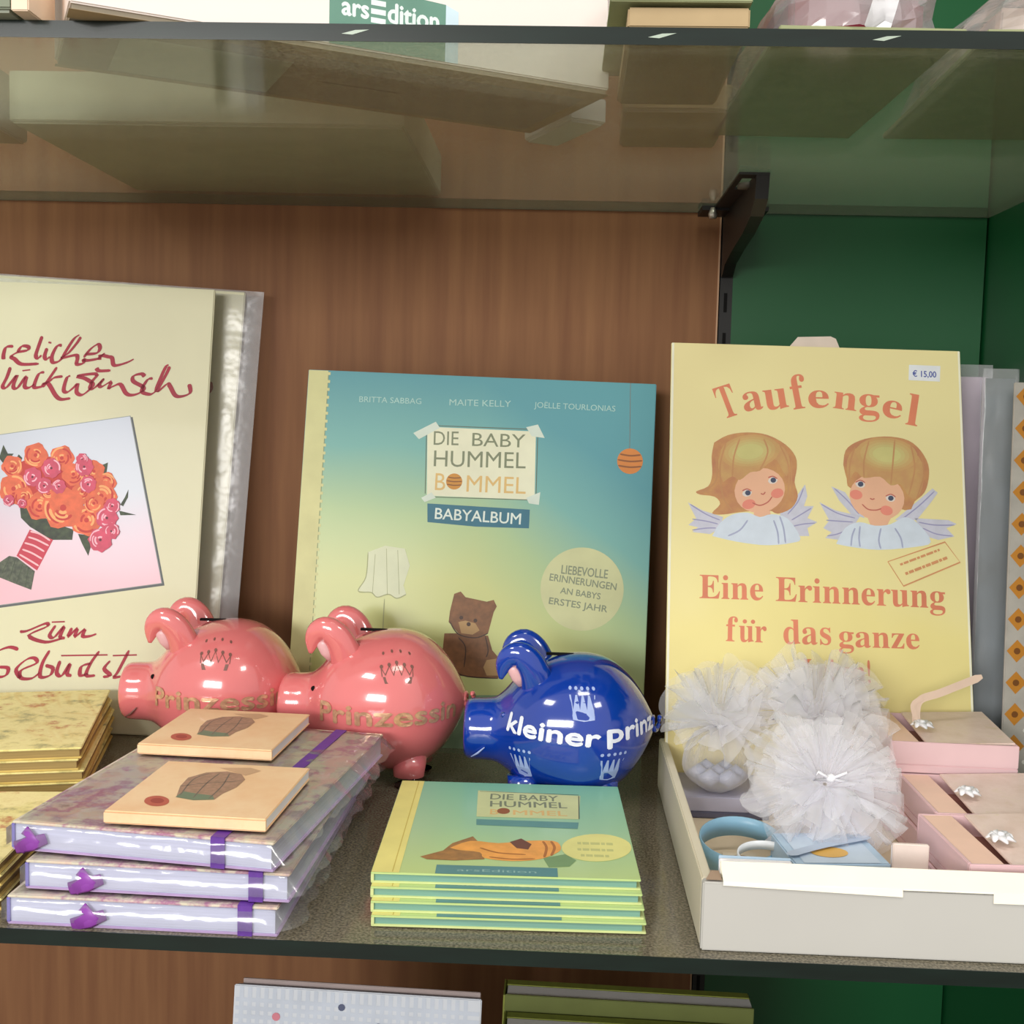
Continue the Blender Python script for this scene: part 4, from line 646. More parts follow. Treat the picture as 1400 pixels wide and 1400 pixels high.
rbox('card', M_inside, t, 0, .016, 0, .016, 0, .004, .0004); mb = MB(); mb.disc(.008, .008, .005, .0042, 0, 16); mb.build('tag', mat('brown_tag', (168, 128, 88), .5), t)
t = thing('gift_card', 'thin white card standing on edge behind the front lip at left', 'card', (.0665, .0215, .0018), -.02)
rbox('card', M_paper, t, 0, .028, 0, .002, 0, .0285, .0004); rbox('blue_edge', M_pblue, t, 0, .028, .0021, .003, 0, .0292, .0002)
t = thing('gift_card', 'small pinkish white card standing on edge beside the pink boxes', 'card', (.1405, .046, .0018), -.03)
rbox('card', mat('blush_card', (238, 222, 214), .6), t, 0, .0145, 0, .0022, 0, .0285, .0004); rbox('fold', M_paper, t, 0, .0145, .0023, .0032, 0, .027, .0002)

# ---- pink gift boxes
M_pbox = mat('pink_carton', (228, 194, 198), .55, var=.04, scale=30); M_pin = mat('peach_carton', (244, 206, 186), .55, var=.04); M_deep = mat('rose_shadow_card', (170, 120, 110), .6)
M_prnt = patch_mat('angel_card_print', [(224, 206, 176), (236, 214, 204), (228, 204, 192), (214, 198, 150)], 60)
def pink_box(loc, rz, label, full=True):
    t = thing('gift_box', label, 'gift box', loc, rz, 'pink gift boxes in the tray'); w, d, h = .061, .058, .0152; e = .0016
    rbox('base', M_pbox, t, 0, w, 0, d, 0, .004, .0004)
    for q in ((0, w, 0, e), (0, w, d-e, d), (0, e, e, d-e), (w-e, w, e, d-e)): rbox('side_panel', M_pbox, t, *q, .004, h, .0003)
    if full:
        mb = MB(); mb.add([(e, e, h-.0002), (.014, e, h-.0002), (.014, d-e, h-.0002), (e, d-e, h-.0002)], [(0, 1, 2, 3)])
        mb.add([(.014, e, h-.0002), (.014, d-e, h-.0002), (.0165, d-e, .006), (.0165, e, .006)], [(0, 1, 2, 3)])
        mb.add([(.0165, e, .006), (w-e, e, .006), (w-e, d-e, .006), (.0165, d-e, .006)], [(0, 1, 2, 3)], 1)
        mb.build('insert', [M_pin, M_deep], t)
        rbox('picture_card', M_prnt, t, 0, .042, 0, .05, 0, .0012, .0003, matrix=Matrix.Translation((.0185, .004, .0125)) @ Matrix.Rotation(.06, 4, 'X') @ Matrix.Rotation(-.05, 4, 'Y'))
        mb = MB(); c = (.021, .022, .0178)
        for k in range(7):
            q = k*2*PI/7; mb.tube([c, (c[0]+.0035*math.cos(q), c[1]+.0035*math.sin(q), c[2]+.0015), (c[0]+.0058*math.cos(q+.3), c[1]+.0058*math.sin(q+.3), c[2])], [.0008, .0022, .0005], n=6, flat=.5)
        mb.tube([(c[0], c[1], c[2]), (c[0], c[1], c[2]+.003)], [.002, .0012], n=8); mb.build('ribbon_rosette', M_satin, t, True)
        mb = MB(); mb.disc(.042, .028, .007, .0158, 0, 16, ry=.006); mb.build('gold_motif', mat('gold_green_print', (196, 184, 110), .5), t)
    else: rbox('lid', M_pin, t, e, w-e, e, d-e, h-.002, h-.0002, 0)
    return t
yb = .1415
pink_box((.1655, .1415, .0018), 0, 'lowest pink gift box of the rear stack, against the header board', False)
pink_box((.1665, .1410, .0172), .02, 'middle pink gift box of the rear stack, under the one with the upright ribbon', False)
pb = pink_box((.1645, .1385, .0326), -.03, 'topmost pink gift box of the rear stack, with a ribbon end sticking up')
mb = MB(); mb.line([(0, 0, 0), (.001, .012, 0), (.012, .017, 0), (.032, .026, 0)], .004, 0, 0); mb.line([(.001, 0, 0), (-.002, .010, 0), (.003, .014, 0)], .0025, .0004, 0)
mb.build('standing_ribbon', mat('beige_satin', (222, 196, 176), .4), pb, matrix=Matrix.Translation((.019, .026, .017)) @ Matrix.Rotation(PI/2-.1, 4, 'X'))
pink_box((.1675, .0815, .0018), .01, 'lower pink gift box of the middle stack in the tray', False)
pink_box((.1685, .0800, .0172), .0, 'upper pink gift box of the middle stack, with a white ribbon rosette')
pink_box((.1610, .0215, .0018), .03, 'lower pink gift box right behind the tray front', False)
pink_box((.1625, .0210, .0172), .04, 'peach pink gift box at the front of the tray, topmost there')

# ================================================================ things behind the tray at right
t = thing('greeting_card', 'tall lilac card in a clear sleeve behind the header board', 'card', matrix=Matrix.Translation((.150, .262, 0)) @ Matrix.Rotation(-.13, 4, 'X') @ Matrix.Rotation(PI/2, 4, 'X'))
M_lil = mat('lilac_pearl_card', (226, 208, 222), .4, var=.06, scale=40)
rbox('card', M_lil, t, 0, .1060, 0, .233, 0, .002, .0005)
mb = MB(); mb.line([(.1010, .002), (.1010, .231)], .0012, .0022, 0, sub=1); mb.line([(.1045, .002), (.1045, .231)], .0010, .0022, 0, sub=1); mb.build('white_stripe', mat('white_pearl', (232, 228, 238), .4), t)
card_sleeve(t, -.004, .1085, -.001, .2405, -.0008, .003, seed=8)
t = thing('card_sleeve_pack', 'empty clear plastic pack with a grey-blue sheen beside the lilac card', 'plastic pack', matrix=Matrix.Translation((.2385, .236, 0)) @ Matrix.Rotation(-.05, 4, 'X') @ Matrix.Rotation(PI/2, 4, 'X'))
rbox('insert_sheet', mat('grey_blue_sheet', (150, 164, 170), .4, c2=(112, 118, 114), scale=18), t, 0, .0165, 0, .229, 0, .0012, .0003)
card_sleeve(t, -.002, .0185, -.001, .2345, -.0006, .0026, seed=11)
t = thing('greeting_card', 'tall card with amber diamond column at the right edge, by the green wall', 'card', matrix=Matrix.Translation((.2440, .206, 0)) @ Matrix.Rotation(-.06, 4, 'X') @ Matrix.Rotation(PI/2, 4, 'X'))
rbox('card', mat('silver_card', (180, 174, 166), .4, var=.1, scale=90), t, -.0003, .0198, 0, .226, 0, .002, .0005)
mb = MB()
for k in range(13):
    y = .012+k*.0172; mb.poly([(.0005, y), (.006, y-.0062), (.0118, y), (.006, y+.0062)], .0021, 0); mb.poly([(.0118, y), (.0157, y-.0052), (.0195, y), (.0157, y+.0052)], .0021, 0)
    mb.disc(.006, y, .0018, .0023, 1, 10); mb.disc(.0005+.0113, y+.0086, .0012, .0022, 2, 8)
mb.build('diamond_border', [mat('amber_print', (196, 130, 44), .4), mat('dark_amber_print', (120, 72, 26), .4), mat('pearl_dot', (226, 222, 214), .3)], t)

# ================================================================ piggy banks
def pig_body():
    prof0 = [(-.0500, 0, .043), (-.0500, .0125, .043), (-.0490, .0148, .043), (-.046, .0160, .043), (-.040, .0162, .043), (-.034, .0168, .0432), (-.029, .0200, .0440), (-.022, .0262, .0455), (-.012, .0318, .0468), (0, .0348, .0475), (.013, .0357, .0478), (.025, .0330, .0478), (.035, .0262, .0478), (.042, .0178, .048), (.0465, .0100, .0482), (.0490, .0045, .0485), (.0500, 0, .0485)]
    prof = [(x, r*(1+.05*max(0, min(1, (x+.04)/.03))), z-.0048) for x, r, z in prof0]
    P = [prof[0]]+smooth_line([prof[1]]+prof[2:5], 2)[:-1]+smooth_line(prof[4:], 3)
    n = 48; mb = MB(); vs = []; fs = []
    for (x, r, zc) in P:
        r = max(r, 1e-5)
        for k in range(n): q = 2*PI*k/n; vs.append((x, r*math.cos(q)*.97, zc+r*math.sin(q)))
    for i in range(len(P)-1):
        for k in range(n): fs.append((i*n+k, i*n+(k+1) % n, (i+1)*n+(k+1) % n, (i+1)*n+k))
    mb.add(vs, fs); return mb
_pb = pig_body(); BV = BVHTree.FromPolygons([Vector(v) for v in _pb.v], _pb.f)
CX = 0.004
_arc = []; 
def arc_table(a=.046, b=.034, n=400):
    s = 0; T = [(0, 0)]; px, py = 0, -b
    for i in range(1, n+1):
        q = i/n*PI/2*1.0; x, y = a*math.sin(q), -b*math.cos(q); s += math.hypot(x-px, y-py); T.append((s, q)); px, py = x, y
    return T
_T = arc_table()
def on_pig(s, z, off):
    """s: distance along the flank from the middle, z: height -> point on the glaze"""
    sg = 1 if s >= 0 else -1; q = _T[-1][1]
    for (a, qa), (b, qb) in zip(_T, _T[1:]):
        if abs(s) <= b: q = qa+(qb-qa)*(abs(s)-a)/(b-a); break
    x, y = .046*math.sin(q)*sg, -.034*math.cos(q)
    o = Vector((CX+x*2.2, y*2.2, z)); d = (Vector((CX+x*.2, 0, z))-o).normalized(); h = BV.ray_cast(o, d)
    if h[0] is None: return Vector((CX+x, y, z))
    return h[0]-d*off
def wrap_mb(mb, off):
    out = MB(); out.f = mb.f; out.mi = mb.mi; out.v = [tuple(on_pig(v[0]-CX, v[1], off+v[2])) for v in mb.v]; return out
def crown_pts(x, z, w, h, kind):
    if kind == 'p': return [(x-w*.36, z), (x+w*.36, z), (x+w*.42, z+h*.28), (x-w*.42, z+h*.28)]
    pts = [(x-w*.38, z+h*.05), (x, z), (x+w*.38, z+h*.05)]
    n = 5
    for k in range(n):
        cx = x+w*.5-w*k/(n-1); pts += [(cx+w*.035-(.03*w if k == 0 else 0), z+h*.78), (cx-w*.035, z+h*.78)]
        if k < n-1: pts.append((cx-w/(n-1)/2, z+h*.35))
    return pts
def make_pig(kind, label, loc, rz, scale, ox=0):
    M = M_pink if kind == 'p' else M_blue
    t = thing('piggy_bank', label, 'piggy bank', loc, rz, 'ceramic piggy banks'); t.scale = (scale,)*3
    b = MB(); b.add(_pb.v, _pb.f); b.build('body', M, t, True)
    # ears: fleshy folded leaves, tip drooping forward
    for sy in (-1, 1):
        e = MB(); dx_ = 0 if sy < 0 else .0015
        path = [(-.0110, sy*.014, .063), (-.0130, sy*.0165, .0715), (-.0165, sy*.0180, .0785), (-.0218, sy*.0185, .0822), (-.0268, sy*.0180, .0805), (-.0296, sy*.0172, .0755), (-.0308, sy*.0168, .0690)]
        P = smooth_line([(p[0]+dx_, p[1], p[2], w) for p, w in zip(path, [.0095, .0082, .0074, .0068, .0058, .0042, .0010])], 4)
        e.tube([p[:3] for p in P], [p[3] for p in P], n=16, flat=.62, up=(0, 1, 0)); 
        o = e.build('ear', M, t, True)
        e = MB(); e.tube([(-.0205+dx_, sy*.0165, .0655), (-.0218+dx_, sy*.0172, .0700), (-.0240+dx_, sy*.0178, .0745), (-.0258+dx_, sy*.018, .0775)], [.0012, .0036, .0036, .0012], n=12, flat=.5, up=(0, 1, 0)); e.build('inner_ear', M_pinkin, o, True)
    for x in (-.017, .022):
        for sy in (-1, 1):
            e = MB(); e.tube([(x, sy*.015, 0), (x, sy*.015, .0012), (x, sy*.0152, .006), (x, sy*.014, .018)], [.0062, .0074, .0080, .0095], n=18); e.build('leg', M, t, True)
    e = MB(); pts = [(.048+.002*math.cos(q)*.5+q*.0006, .0035*math.cos(q), .0442+.0035*math.sin(q)) for q in [k*.5 for k in range(18)]]; e.tube(pts, [.0013]*17+[.0005], n=8); e.build('tail', M, t, True)
    e = MB()
    for sy in (-1, 1): e.tube([(-.0496, sy*.005, .0405), (-.0503, sy*.005, .0405)], [.0026, .0022], n=14)
    e.build('nostril', M_dark if kind == 'p' else M_pale, t)
    e = MB(); e.tube([(-.0455, -.0130, .0265), (-.0420, -.0145, .0290), (-.0385, -.0158, .0325)], [.0003, .0006, .0003], n=6); e.build('mouth', M_slate if kind == 'p' else M_pale, t, True)
    e = MB(); h = BV.ray_cast(Vector((-.029, -.1, .050)), Vector((0, 1, 0)))[0]; e.tube([h+Vector((0, .0006, 0)), h-Vector((0, .0005, 0))], [.0016, .001], n=12)
    e.build('eye', M_dark if kind == 'p' else M_blue, t, True)
    if kind == 'p':
        m = MB(); put_text(m, 'Prinzessin', (-.0265+ox*.4, .0365), (.0480+ox*.4, .0385), (-.0265+ox*.4, .0462), 0, 0, fat=.00045)
        wrap_mb(m, .00045).build('raised_lettering', M_gold, t)
        m = MB(); x, z = .0085+ox, .0585
        m.poly(crown_pts(x, z, .017, .011, 'p'), 0)
        zz = [(-1, .0072), (-.72, .0040), (-.5, .0082), (-.25, .0040), (0, .0092), (.25, .0040), (.5, .0082), (.72, .0040), (1, .0072)]
        m.line([(x+q*.0083*(1 if abs(q) > .6 else .95), z+h_) for q, h_ in zz], .0008, 0, 0, sub=1); m.line([(x-.0075, z+.0032), (x-.0083, z+.0072)], .0008, 0, 0, sub=1); m.line([(x+.0075, z+.0032), (x+.0083, z+.0072)], .0008, 0, 0, sub=1)
        for q, h_ in zz[::2]: m.disc(x+q*.0081, z+h_+.0005, .0009, 0, 0, 8)
        wrap_mb(m, .0003).build('crown_print', M_slate, t)
        m = MB(); [m.disc(.001+ox+k*.0055, .0720+.0012*math.sin(k*PI/3), .00075, 0, 0, 8) for k in range(4)]; wrap_mb(m, .0003).build('dot_print', M_slate, t)
    else:
        m = MB(); put_text(m, 'kleiner', (-.0290, .0440), (.0175, .0405), (-.0290, .0528), 0, 0, fat=.00045); put_text(m, 'prinz', (.0215, .0425), (.0600, .0440), (.0217, .0485), 0, 0, fat=.00045)
        wrap_mb(m, .0004).build('painted_lettering', M_white, t)
        for (x, z) in ((.0110, .0530), (-.0200, .0200), (.0255, .0210)):
            m = MB(); m.poly(crown_pts(x, z, .0125, .0155, 'b'), 0); [m.disc(x-.00625+k*.003125, z+.0150, .0009, 0, 0, 8) for k in range(5)]
            wrap_mb(m, .0003).build('crown_print', M_pale, t)
    # coin slot
    e = MB(); e.box(-.008, .010, -.0012, .0012, .0790, .0802); e.build('coin_slot', M_dark, t)
    return t
make_pig('p', 'pink piggy bank at left, standing before the cream birthday card', (-.1935, .222, 0), .02, 1.02)
make_pig('p', 'middle pink piggy bank, standing before the baby album', (-.0985, .2035, 0), -.05, 1.03, .009)
make_pig('b', 'glossy dark blue piggy bank with white crowns and lettering', (.0035, .1720, 0), .0, .985)

# ================================================================ purple band albums
M_ppl = mat('lilac_edge', (196, 172, 212), .45, var=.12, scale=60); M_band = mat('purple_elastic', (98, 52, 150), .5, var=.1, scale=300)
M_coll = patch_mat('collage_print', [(120, 104, 116), (168, 140, 152), (216, 194, 176), (208, 204, 182), (170, 112, 148), (218, 208, 190), (112, 112, 110)], 38, coat=.6)
def film_wrap(root, w, d, h, seed, flap=.012, m=None):
    mb = MB(); nx, ny = 30, 34; g = .0012
    top = []
    for lvl in (0, 1):
        vs = []
        for j in range(ny+1):
            for i in range(nx+1):
                x = -g*1.2+(w+2.4*g)*i/nx; y = -g*1.2+(d+2.4*g)*j/ny
                if i == nx: x += flap*(.35+.65*abs(noise.noise(Vector((j*.22, seed, 0)))))
                if i == nx-1: x += .0015
                e = min(i, nx-i, j, ny-j); zz = h+.0002 if lvl else .0002
                if i == nx: zz = h*.35+.3*h*noise.noise(Vector((j*.35, seed, 2)))
                elif e == 0: zz = h*.8 if lvl else h*.2
                q = noise.noise(Vector((x*110, y*90, seed*3.1))); q2 = noise.noise(Vector((x*300, y*260, seed)))
                vs.append((x, y, zz+(abs(q)*.0010+abs(q2)*.0003 if lvl and e > 0 else 0)))
        mb.add(vs, [(j*(nx+1)+i, j*(nx+1)+i+1, (j+1)*(nx+1)+i+1, (j+1)*(nx+1)+i) for j in range(ny) for i in range(nx)] if lvl else [])
        top.append(vs)
    n1 = nx+1; base0 = 0; base1 = n1*(ny+1)
    ring_ = [i for i in range(nx+1)]+[j*n1+nx for j in range(1, ny+1)]+[ny*n1+i for i in range(nx-1, -1, -1)]+[j*n1 for j in range(ny-1, 0, -1)]
    k = len(ring_); mb.f += [(base0+ring_[a], base0+ring_[(a+1) % k], base1+ring_[(a+1) % k], base1+ring_[a]) for a in range(k)]; mb.mi += [0]*k
    return mb.build('cellophane_wrap', m or M_film, root, True)
def purple_album(loc, rz, label, w, d, h, bx, bow, seed):
    t = thing('photo_album', label, 'album', loc, rz, 'albums with purple elastic bands')
    book(t, w, d, h, M_ppl, M_pages, .0010, .0012, top_mat=M_coll, spine_mat=mat('violet_spine', (120, 112, 190), .4))
    rbox('elastic_band', M_band, t, bx, bx+.0056, -.0005, .0003, -.0001, h+.0004, 0)
    rbox('elastic_band', M_band, t, bx, bx+.0056, 0, d, h+.0001, h+.0006, 0)
    b = MB(); x = bow
    b.tube([(x, -.0009, h*.75), (x+.004, -.0012, h*.45), (x-.002, -.0010, h*.12)], [.0022, .0034, .0028], n=8, flat=.22, up=(0, 1, 0))
    b.tube([(x-.004, -.0007, h*.10), (x+.003, -.0012, h*.3), (x+.009, -.0007, h*.5)], [.0026, .0030, .0022], n=8, flat=.22, up=(0, 1, 0))
    b.build('bookmark_ribbon', mat('violet_ribbon', (136, 62, 160), .4), t, True)
    film_wrap(t, w, d, h, seed)
    return t
purple_album((-.2085, .0038, 0), -.012, 'bottom album of the purple banded stack at the shelf edge', .106, .160, .0115, .0905, .030, 1)
purple_album((-.2030, .0078, .0127), -.03, 'middle album of the purple banded stack', .1045, .160, .0113, .0885, .022, 2)
top = purple_album((-.2115, .0146, .0254), -.115, 'topmost purple banded album, under the two small peach books', .108, .156, .0115, .0828, .006, 3)

# small peach books
A = ART['gift']; M_peach = patch_mat('peach_print', [(236, 190, 142), (240, 200, 156), (244, 210, 168), (238, 196, 150)], 30, rough=.55, coat=.1)
def gift_book(key, label):
    th = .0052
    t = thing('gift_book', label, 'book', matrix=frame_matrix(key, 0, 0, th), group='small peach gift books')
    W_, D_ = (.0645, .066)
    book(t, W_, D_, th, M_peach, M_paper, .0007, .0006, top_mat=M_peach, front_spine=True)
    Z = th+.0001; mb = MB(); dx = .0015
    cvv = lambda s: shift(s, 0, 0)
    mats = [mat('balloon_print', (178, 140, 118), .5, c2=(150, 122, 100), scale=400), mat('balloon_line_print', (112, 100, 90), .5), mat('balloon_green_print', (112, 130, 106), .5), mat('seal_print', (186, 92, 74), .5), mat('seal_in_print', (160, 66, 56), .5), mat('balloon_pale_print', (206, 168, 132), .5)]
    mb.poly(A['balloonframe'][0], Z, 5); mb.poly(A['balloon'][0], Z+1e-5, 0); mb.poly(A['balloongreen'][0], Z+2e-5, 2)
    [mb.line(s, .0006, Z+3e-5, 1) for s in A['balloonline']]; mb.build('balloon_print', mats, t)
    mb = MB(); mb.poly(A['seal'][0], Z+1e-5, 0); mb.poly(A['sealin'][0], Z+2e-5, 1); mb.build('seal_print', mats[3:5], t)
gift_book('gift', 'small peach book with balloon picture and red seal, front one on the purple stack')
gift_book('giftb', 'small peach book with balloon picture and red seal, rear one before the pink pig')

# ================================================================ stack of small baby books
A = ART['small']; M_mint = ramp_mat('mint_print', [(0, (190, 212, 140)), (.45, (162, 204, 160)), (1, (132, 196, 168))], 1, 0, .118, noise_amt=.1, coat=.3)
M_sedge = mat('lime_edge', (204, 214, 150), .5)
M_teal = mat('teal_page_edge', (120, 164, 150), .5, var=.12, stretch=(1, 1, 60), scale=20)
O, u, v, n = [Vector(q) for q in FRAMES['small']]
labels = ['topmost small mint baby book with yellow spine strip and honey coloured picture', 'second mint baby book of the small stack', 'third mint baby book of the small stack', 'bottom mint baby book of the small stack, resting on the glass']
BT = .0044; SW, SD = .1075, .1165
for k in range(4):
    m = frame_matrix('small', [0, .0004, .0010, .0016][k], [0, -.0036, -.0070, -.0100][k], BT); m.translation.z = .0182-BT*(k+1)-.00004*k
    t = thing('picture_book', labels[k], 'book', matrix=m, group='small mint baby books in a stack')
    book(t, SW, SD, BT, M_sedge, M_teal, .0008, .0016, top_mat=M_mint, bev=.0002)
    Z = BT+.0001
    mb = MB(); mb.poly([(.0002, .0002), (.0112, .0002), (.0112, SD-.0002), (.0002, SD-.0002)], Z, 0); mb.line([(.0085, .001), (.0085, SD-.001)], .0008, Z+1e-5, 1, sub=1); mb.build('spine_strip', [mat('butter_print', (232, 222, 136), .5), mat('gold_line_print', (198, 178, 84), .5)], t)
    mb = MB(); tg = A['tag'][0]; mb.poly([(.0255, .0004), (.0745, .0004), (.0745, .0095), (.0255, .0095)], Z, 0)
    s = A['t_tag'][0]; put_text(mb, 'arsEdition', (.0340, .0035), (.0660, .0035), (.0340, .0052), Z+1e-5, 1); mb.build('publisher_tag', [mat('slate_teal_print', (92, 140, 142), .5), mat('dim_white_print', (150, 184, 178), .5)], t)
    if k: continue
    mb = MB(); mb.poly(A['panel'][0], Z, 0); [mb.line(s, .0010, Z+2e-5, 1, sub=1) for s in A['paneledge']]; mb.build('title_plate', [mat('plate_lime_print', (206, 212, 156), .5), mat('plate_line_print', (96, 104, 84), .5)], t)
    mb = MB()
    for s, p, mi in zip(['DIE BABY', 'HUMMEL', 'B', 'MMEL'], A['t_panel'], (0, 0, 1, 1)):
        mb = MB(); put_text(mb, s, p[0], p[1], p[2], Z+3e-5, 0, fat=.0001); mb.build('title_lettering', [mat('grey_green_ink', (128, 136, 108), .5), mat('honey_ink', (222, 186, 118), .5)][mi], t)
    mb = MB(); mb.poly(A['dotball'][0], Z+4e-5, 0); mb.build('ball_print', mat('orange_dark', (150, 92, 50), .5), t)
    mb = MB(); mb.poly(A['bar'][0], Z+1e-5, 0); mb.build('blue_label', mat('petrol_soft_print', (100, 150, 146), .5), t)
    for key, m_ in (('leaf', mat('brown_leaf_print', (176, 128, 74), .5, c2=(140, 104, 66), scale=200)), ('greenleaf', mat('green_leaf_print', (124, 156, 106), .5))): mb = MB(); mb.poly(A[key][0], Z+1e-5, 0); mb.build('leaf_print', m_, t)
    mb = MB(); mb.poly(smooth_line(A['blanket'][0]+[A['blanket'][0][0]], 3)[:-1], Z+2e-5, 0); [mb.line(s, .0012, Z+3e-5, 1) for s in A['blanketline']]; mb.poly(A['blanketdark'][0], Z+4e-5, 2)
    mb.build('blanket_print', [mat('orange_blanket_print', (236, 166, 82), .5, var=.12, scale=160), mat('amber_line_print', (176, 112, 52), .5), mat('brown_print', (116, 74, 52), .5)], t)
    mb = MB(); mb.poly(A['circle'][0], Z+2e-5, 0)
    for p in A['t_circle']: faint_marks(mb, p, Z+3e-5, 1)
    mb.build('round_badge', [mat('lemon_print', (228, 224, 142), .5), mat('faint_badge_ink', (196, 198, 128), .5)], t)

# ================================================================ yellow floral books (left)
M_flor = patch_mat('floral_print', [(130, 134, 92), (200, 190, 126), (240, 226, 150), (250, 238, 168), (240, 224, 150), (200, 130, 84), (246, 234, 160)], 60, coat=.3)
M_yed = mat('gold_board_edge', (220, 194, 112), .5, var=.12, stretch=(1, 1, 1), scale=90); M_ypg = mat('tan_pages', (168, 142, 84), .6, var=.15, stretch=(1, 1, 60), scale=20)
A1 = ['bottom yellow floral book of the rear stack', 'second yellow floral book from the bottom of the rear stack', 'middle yellow floral book of the rear stack', 'second yellow floral book from the top of the rear stack', 'topmost yellow floral book of the rear stack, below the birthday card']
def fl_book(fr, rz, z, label, grp, w, d, h):
    c, s = math.cos(rz), math.sin(rz); loc = (fr[0]-w*c, fr[1]-w*s, z)
    t = thing('floral_book', label, 'book', loc, rz, grp); book(t, w, d, h, M_yed, M_ypg, .0010, .0012, top_mat=M_flor)
for k in range(5): fl_book((-.2362+.0012*((k*7) % 3-1), .1400-.0008*(k % 2)), .255+.01*((k*5) % 3-1), k*.00585, A1[k], 'yellow floral books, rear stack', .125, .124, .0058)
B1 = ['bottom yellow floral book left of the purple stack', 'second yellow floral book left of the purple stack', 'third yellow floral book left of the purple stack', 'topmost yellow floral book left of the purple stack, at the frame edge']
for k in range(4): fl_book((-.2160-.0007*(k % 2), .0150), .10, k*.00485, B1[k], 'yellow floral books, front stack', .12, .0875, .0048)

# ================================================================ below the middle shelf
t = thing('notebook', 'white checked notebook with coloured dots, standing below the shelf', 'notebook', matrix=Matrix.Translation((-.168, .142, -.32)) @ Matrix.Rotation(.018, 4, 'Y') @ Matrix.Rotation(-.10, 4, 'X') @ Matrix.Rotation(PI/2, 4, 'X'))
W_, H_ = .1312, .2185
rbox('back_cover', mat('grey_pink_board', (176, 160, 158), .5), t, .0035, W_-.001, 0, H_+.0018, -.0045, -.0030, .0003); rbox('pages', M_pages, t, .001, W_-.001, .001, H_-.001, -.003, 0, 0)
M_chk = mat('white_check_cover', (216, 222, 232), .5, var=.02)
rbox('front_cover', M_chk, t, 0, W_, 0, H_, 0, .0015, .0005)
mb = MB()
for k in range(28): mb.add([(.003+k*.0044, .001, .0016), (.0052+k*.0044, .001, .0016), (.0052+k*.0044, H_-.001, .0016), (.003+k*.0044, H_-.001, .0016)], [(0, 1, 2, 3)])
for k in range(48): mb.add([(.001, .003+k*.0044, .00161), (W_-.001, .003+k*.0044, .00161), (W_-.001, .0052+k*.0044, .00161), (.001, .0052+k*.0044, .00161)], [(0, 1, 2, 3)])
mb.build('check_print', mat('pale_check_ink', (202, 211, 226), .5), t)
mb = MB()
for x, y, c_ in ((.023, .0155, 0), (.0575, .0085, 1), (.0775, .0175, 1), (.099, .0180, 2), (.04, .04, 2), (.085, .045, 0), (.015, .06, 1)): mb.disc(x, H_-y, .0019 if c_ else .0022, .0018, c_, 10)
mb.build('dot_print', [mat('rose_dot', (214, 130, 146), .5), mat('slate_dot', (84, 92, 122), .5), mat('lime_dot', (176, 188, 96), .5)], t)
M_olive = mat('olive_cloth', (124, 132, 52), .6, var=.1, scale=200)
def olive(loc, w, h, label, cov, front):
    t = thing('notebook', label, 'notebook', matrix=Matrix.Translation(loc) @ Matrix.Rotation(.014, 4, 'Y') @ Matrix.Rotation(-.05, 4, 'X') @ Matrix.Rotation(PI/2, 4, 'X'), group='olive notebooks below the shelf')
    rbox('back_cover', cov, t, 0, w, 0, h, -.0195, -.0125, .0006); rbox('pages', M_paper, t, .001, w-.0006, .002, h-.0004, -.0125, -.0012, 0); rbox('front_cover', front, t, 0, w, 0, h+.0002, -.0012, 0, .0003)
    rbox('spine', cov, t, -.001, 0, 0, h, -.0195, 0, .0002)
olive((-.0240, .158, -.32), .1310, .2155, 'olive green notebook with white pages standing at the back', M_olive, mat('olive_shadow_cover', (96, 104, 48), .6))
olive((-.0230, .1370, -.32), .1340, .2085, 'notebook with a pale green front, before the olive one', M_olive, mat('pale_green_cover', (196, 206, 150), .5, var=.06, scale=30))

# ================================================================ upper shelf
UZ = .3378
t = thing('display_carton', 'white display carton with a green label, angled on the upper shelf', 'carton', (-.175, -.0125, UZ+.0002), math.radians(27.4))
CWd, CDp, CHt = .2155, .077, .16
rbox('carton', mat('blush_white_carton', (244, 234, 228), .5, var=.02, scale=8), t, 0, CWd, 0, CDp, .002, CHt, .0006)
rbox('base_tray', mat('grey_kraft', (150, 140, 122), .7, var=.08, scale=40), t, .001, CWd-.001, .0012, CDp-.001, 0, .0019, 0)
mb = MB(); mb.box(0, CWd, .0002, .011, -.00008, -.00002); mb.box(0, CWd, CDp-.004, CDp, -.00008, -.00002); mb.box(CWd-.006, CWd, 0, CDp, -.00009, -.00003); mb.build('base_edge', M_tan, t)
mb = MB(); mb.box(.02, .085, .022, CDp-.006, -.00012, -.0001); mb.build('base_label', mat('pale_label', (196, 200, 190), .5), t)
mb = MB(); m_ = MB(); faint_marks(m_, [(.100, .042), (.137, .042), (.100, .0445)], 0, 0); mb.v = [(x, y, -.00015) for x, y, z in m_.v]; mb.f = m_.f; mb.mi = m_.mi; mb.build('base_lettering', mat('dim_ink', (84, 78, 66), .6), t)
mb = MB(); fr = Matrix.Rotation(PI/2, 4, 'X'); x0 = .0928
mb.poly([(x0, .0025), (x0+.0475, .0025), (x0+.0475, .0245), (x0, .0265)], 0, 0); mb.poly([(x0+.0475, .0025), (x0+.053, .0025), (x0+.053, .0225), (x0+.0475, .0245)], 0, 2)
put_text(mb, 'ars', (x0+.0050, .0140), (x0+.0155, .0140), (x0+.0050, .0185), .00003, 1, fat=.0003)
for k in range(3): mb.poly([(x0+.0165, .0128+k*.0033), (x0+.0225, .0128+k*.0033), (x0+.0225, .0148+k*.0033), (x0+.0165, .0148+k*.0033)], .00003, 1)
put_text(mb, 'dition', (x0+.0235, .0140), (x0+.0445, .0140), (x0+.0235, .0212), .00003, 1, fat=.0003)
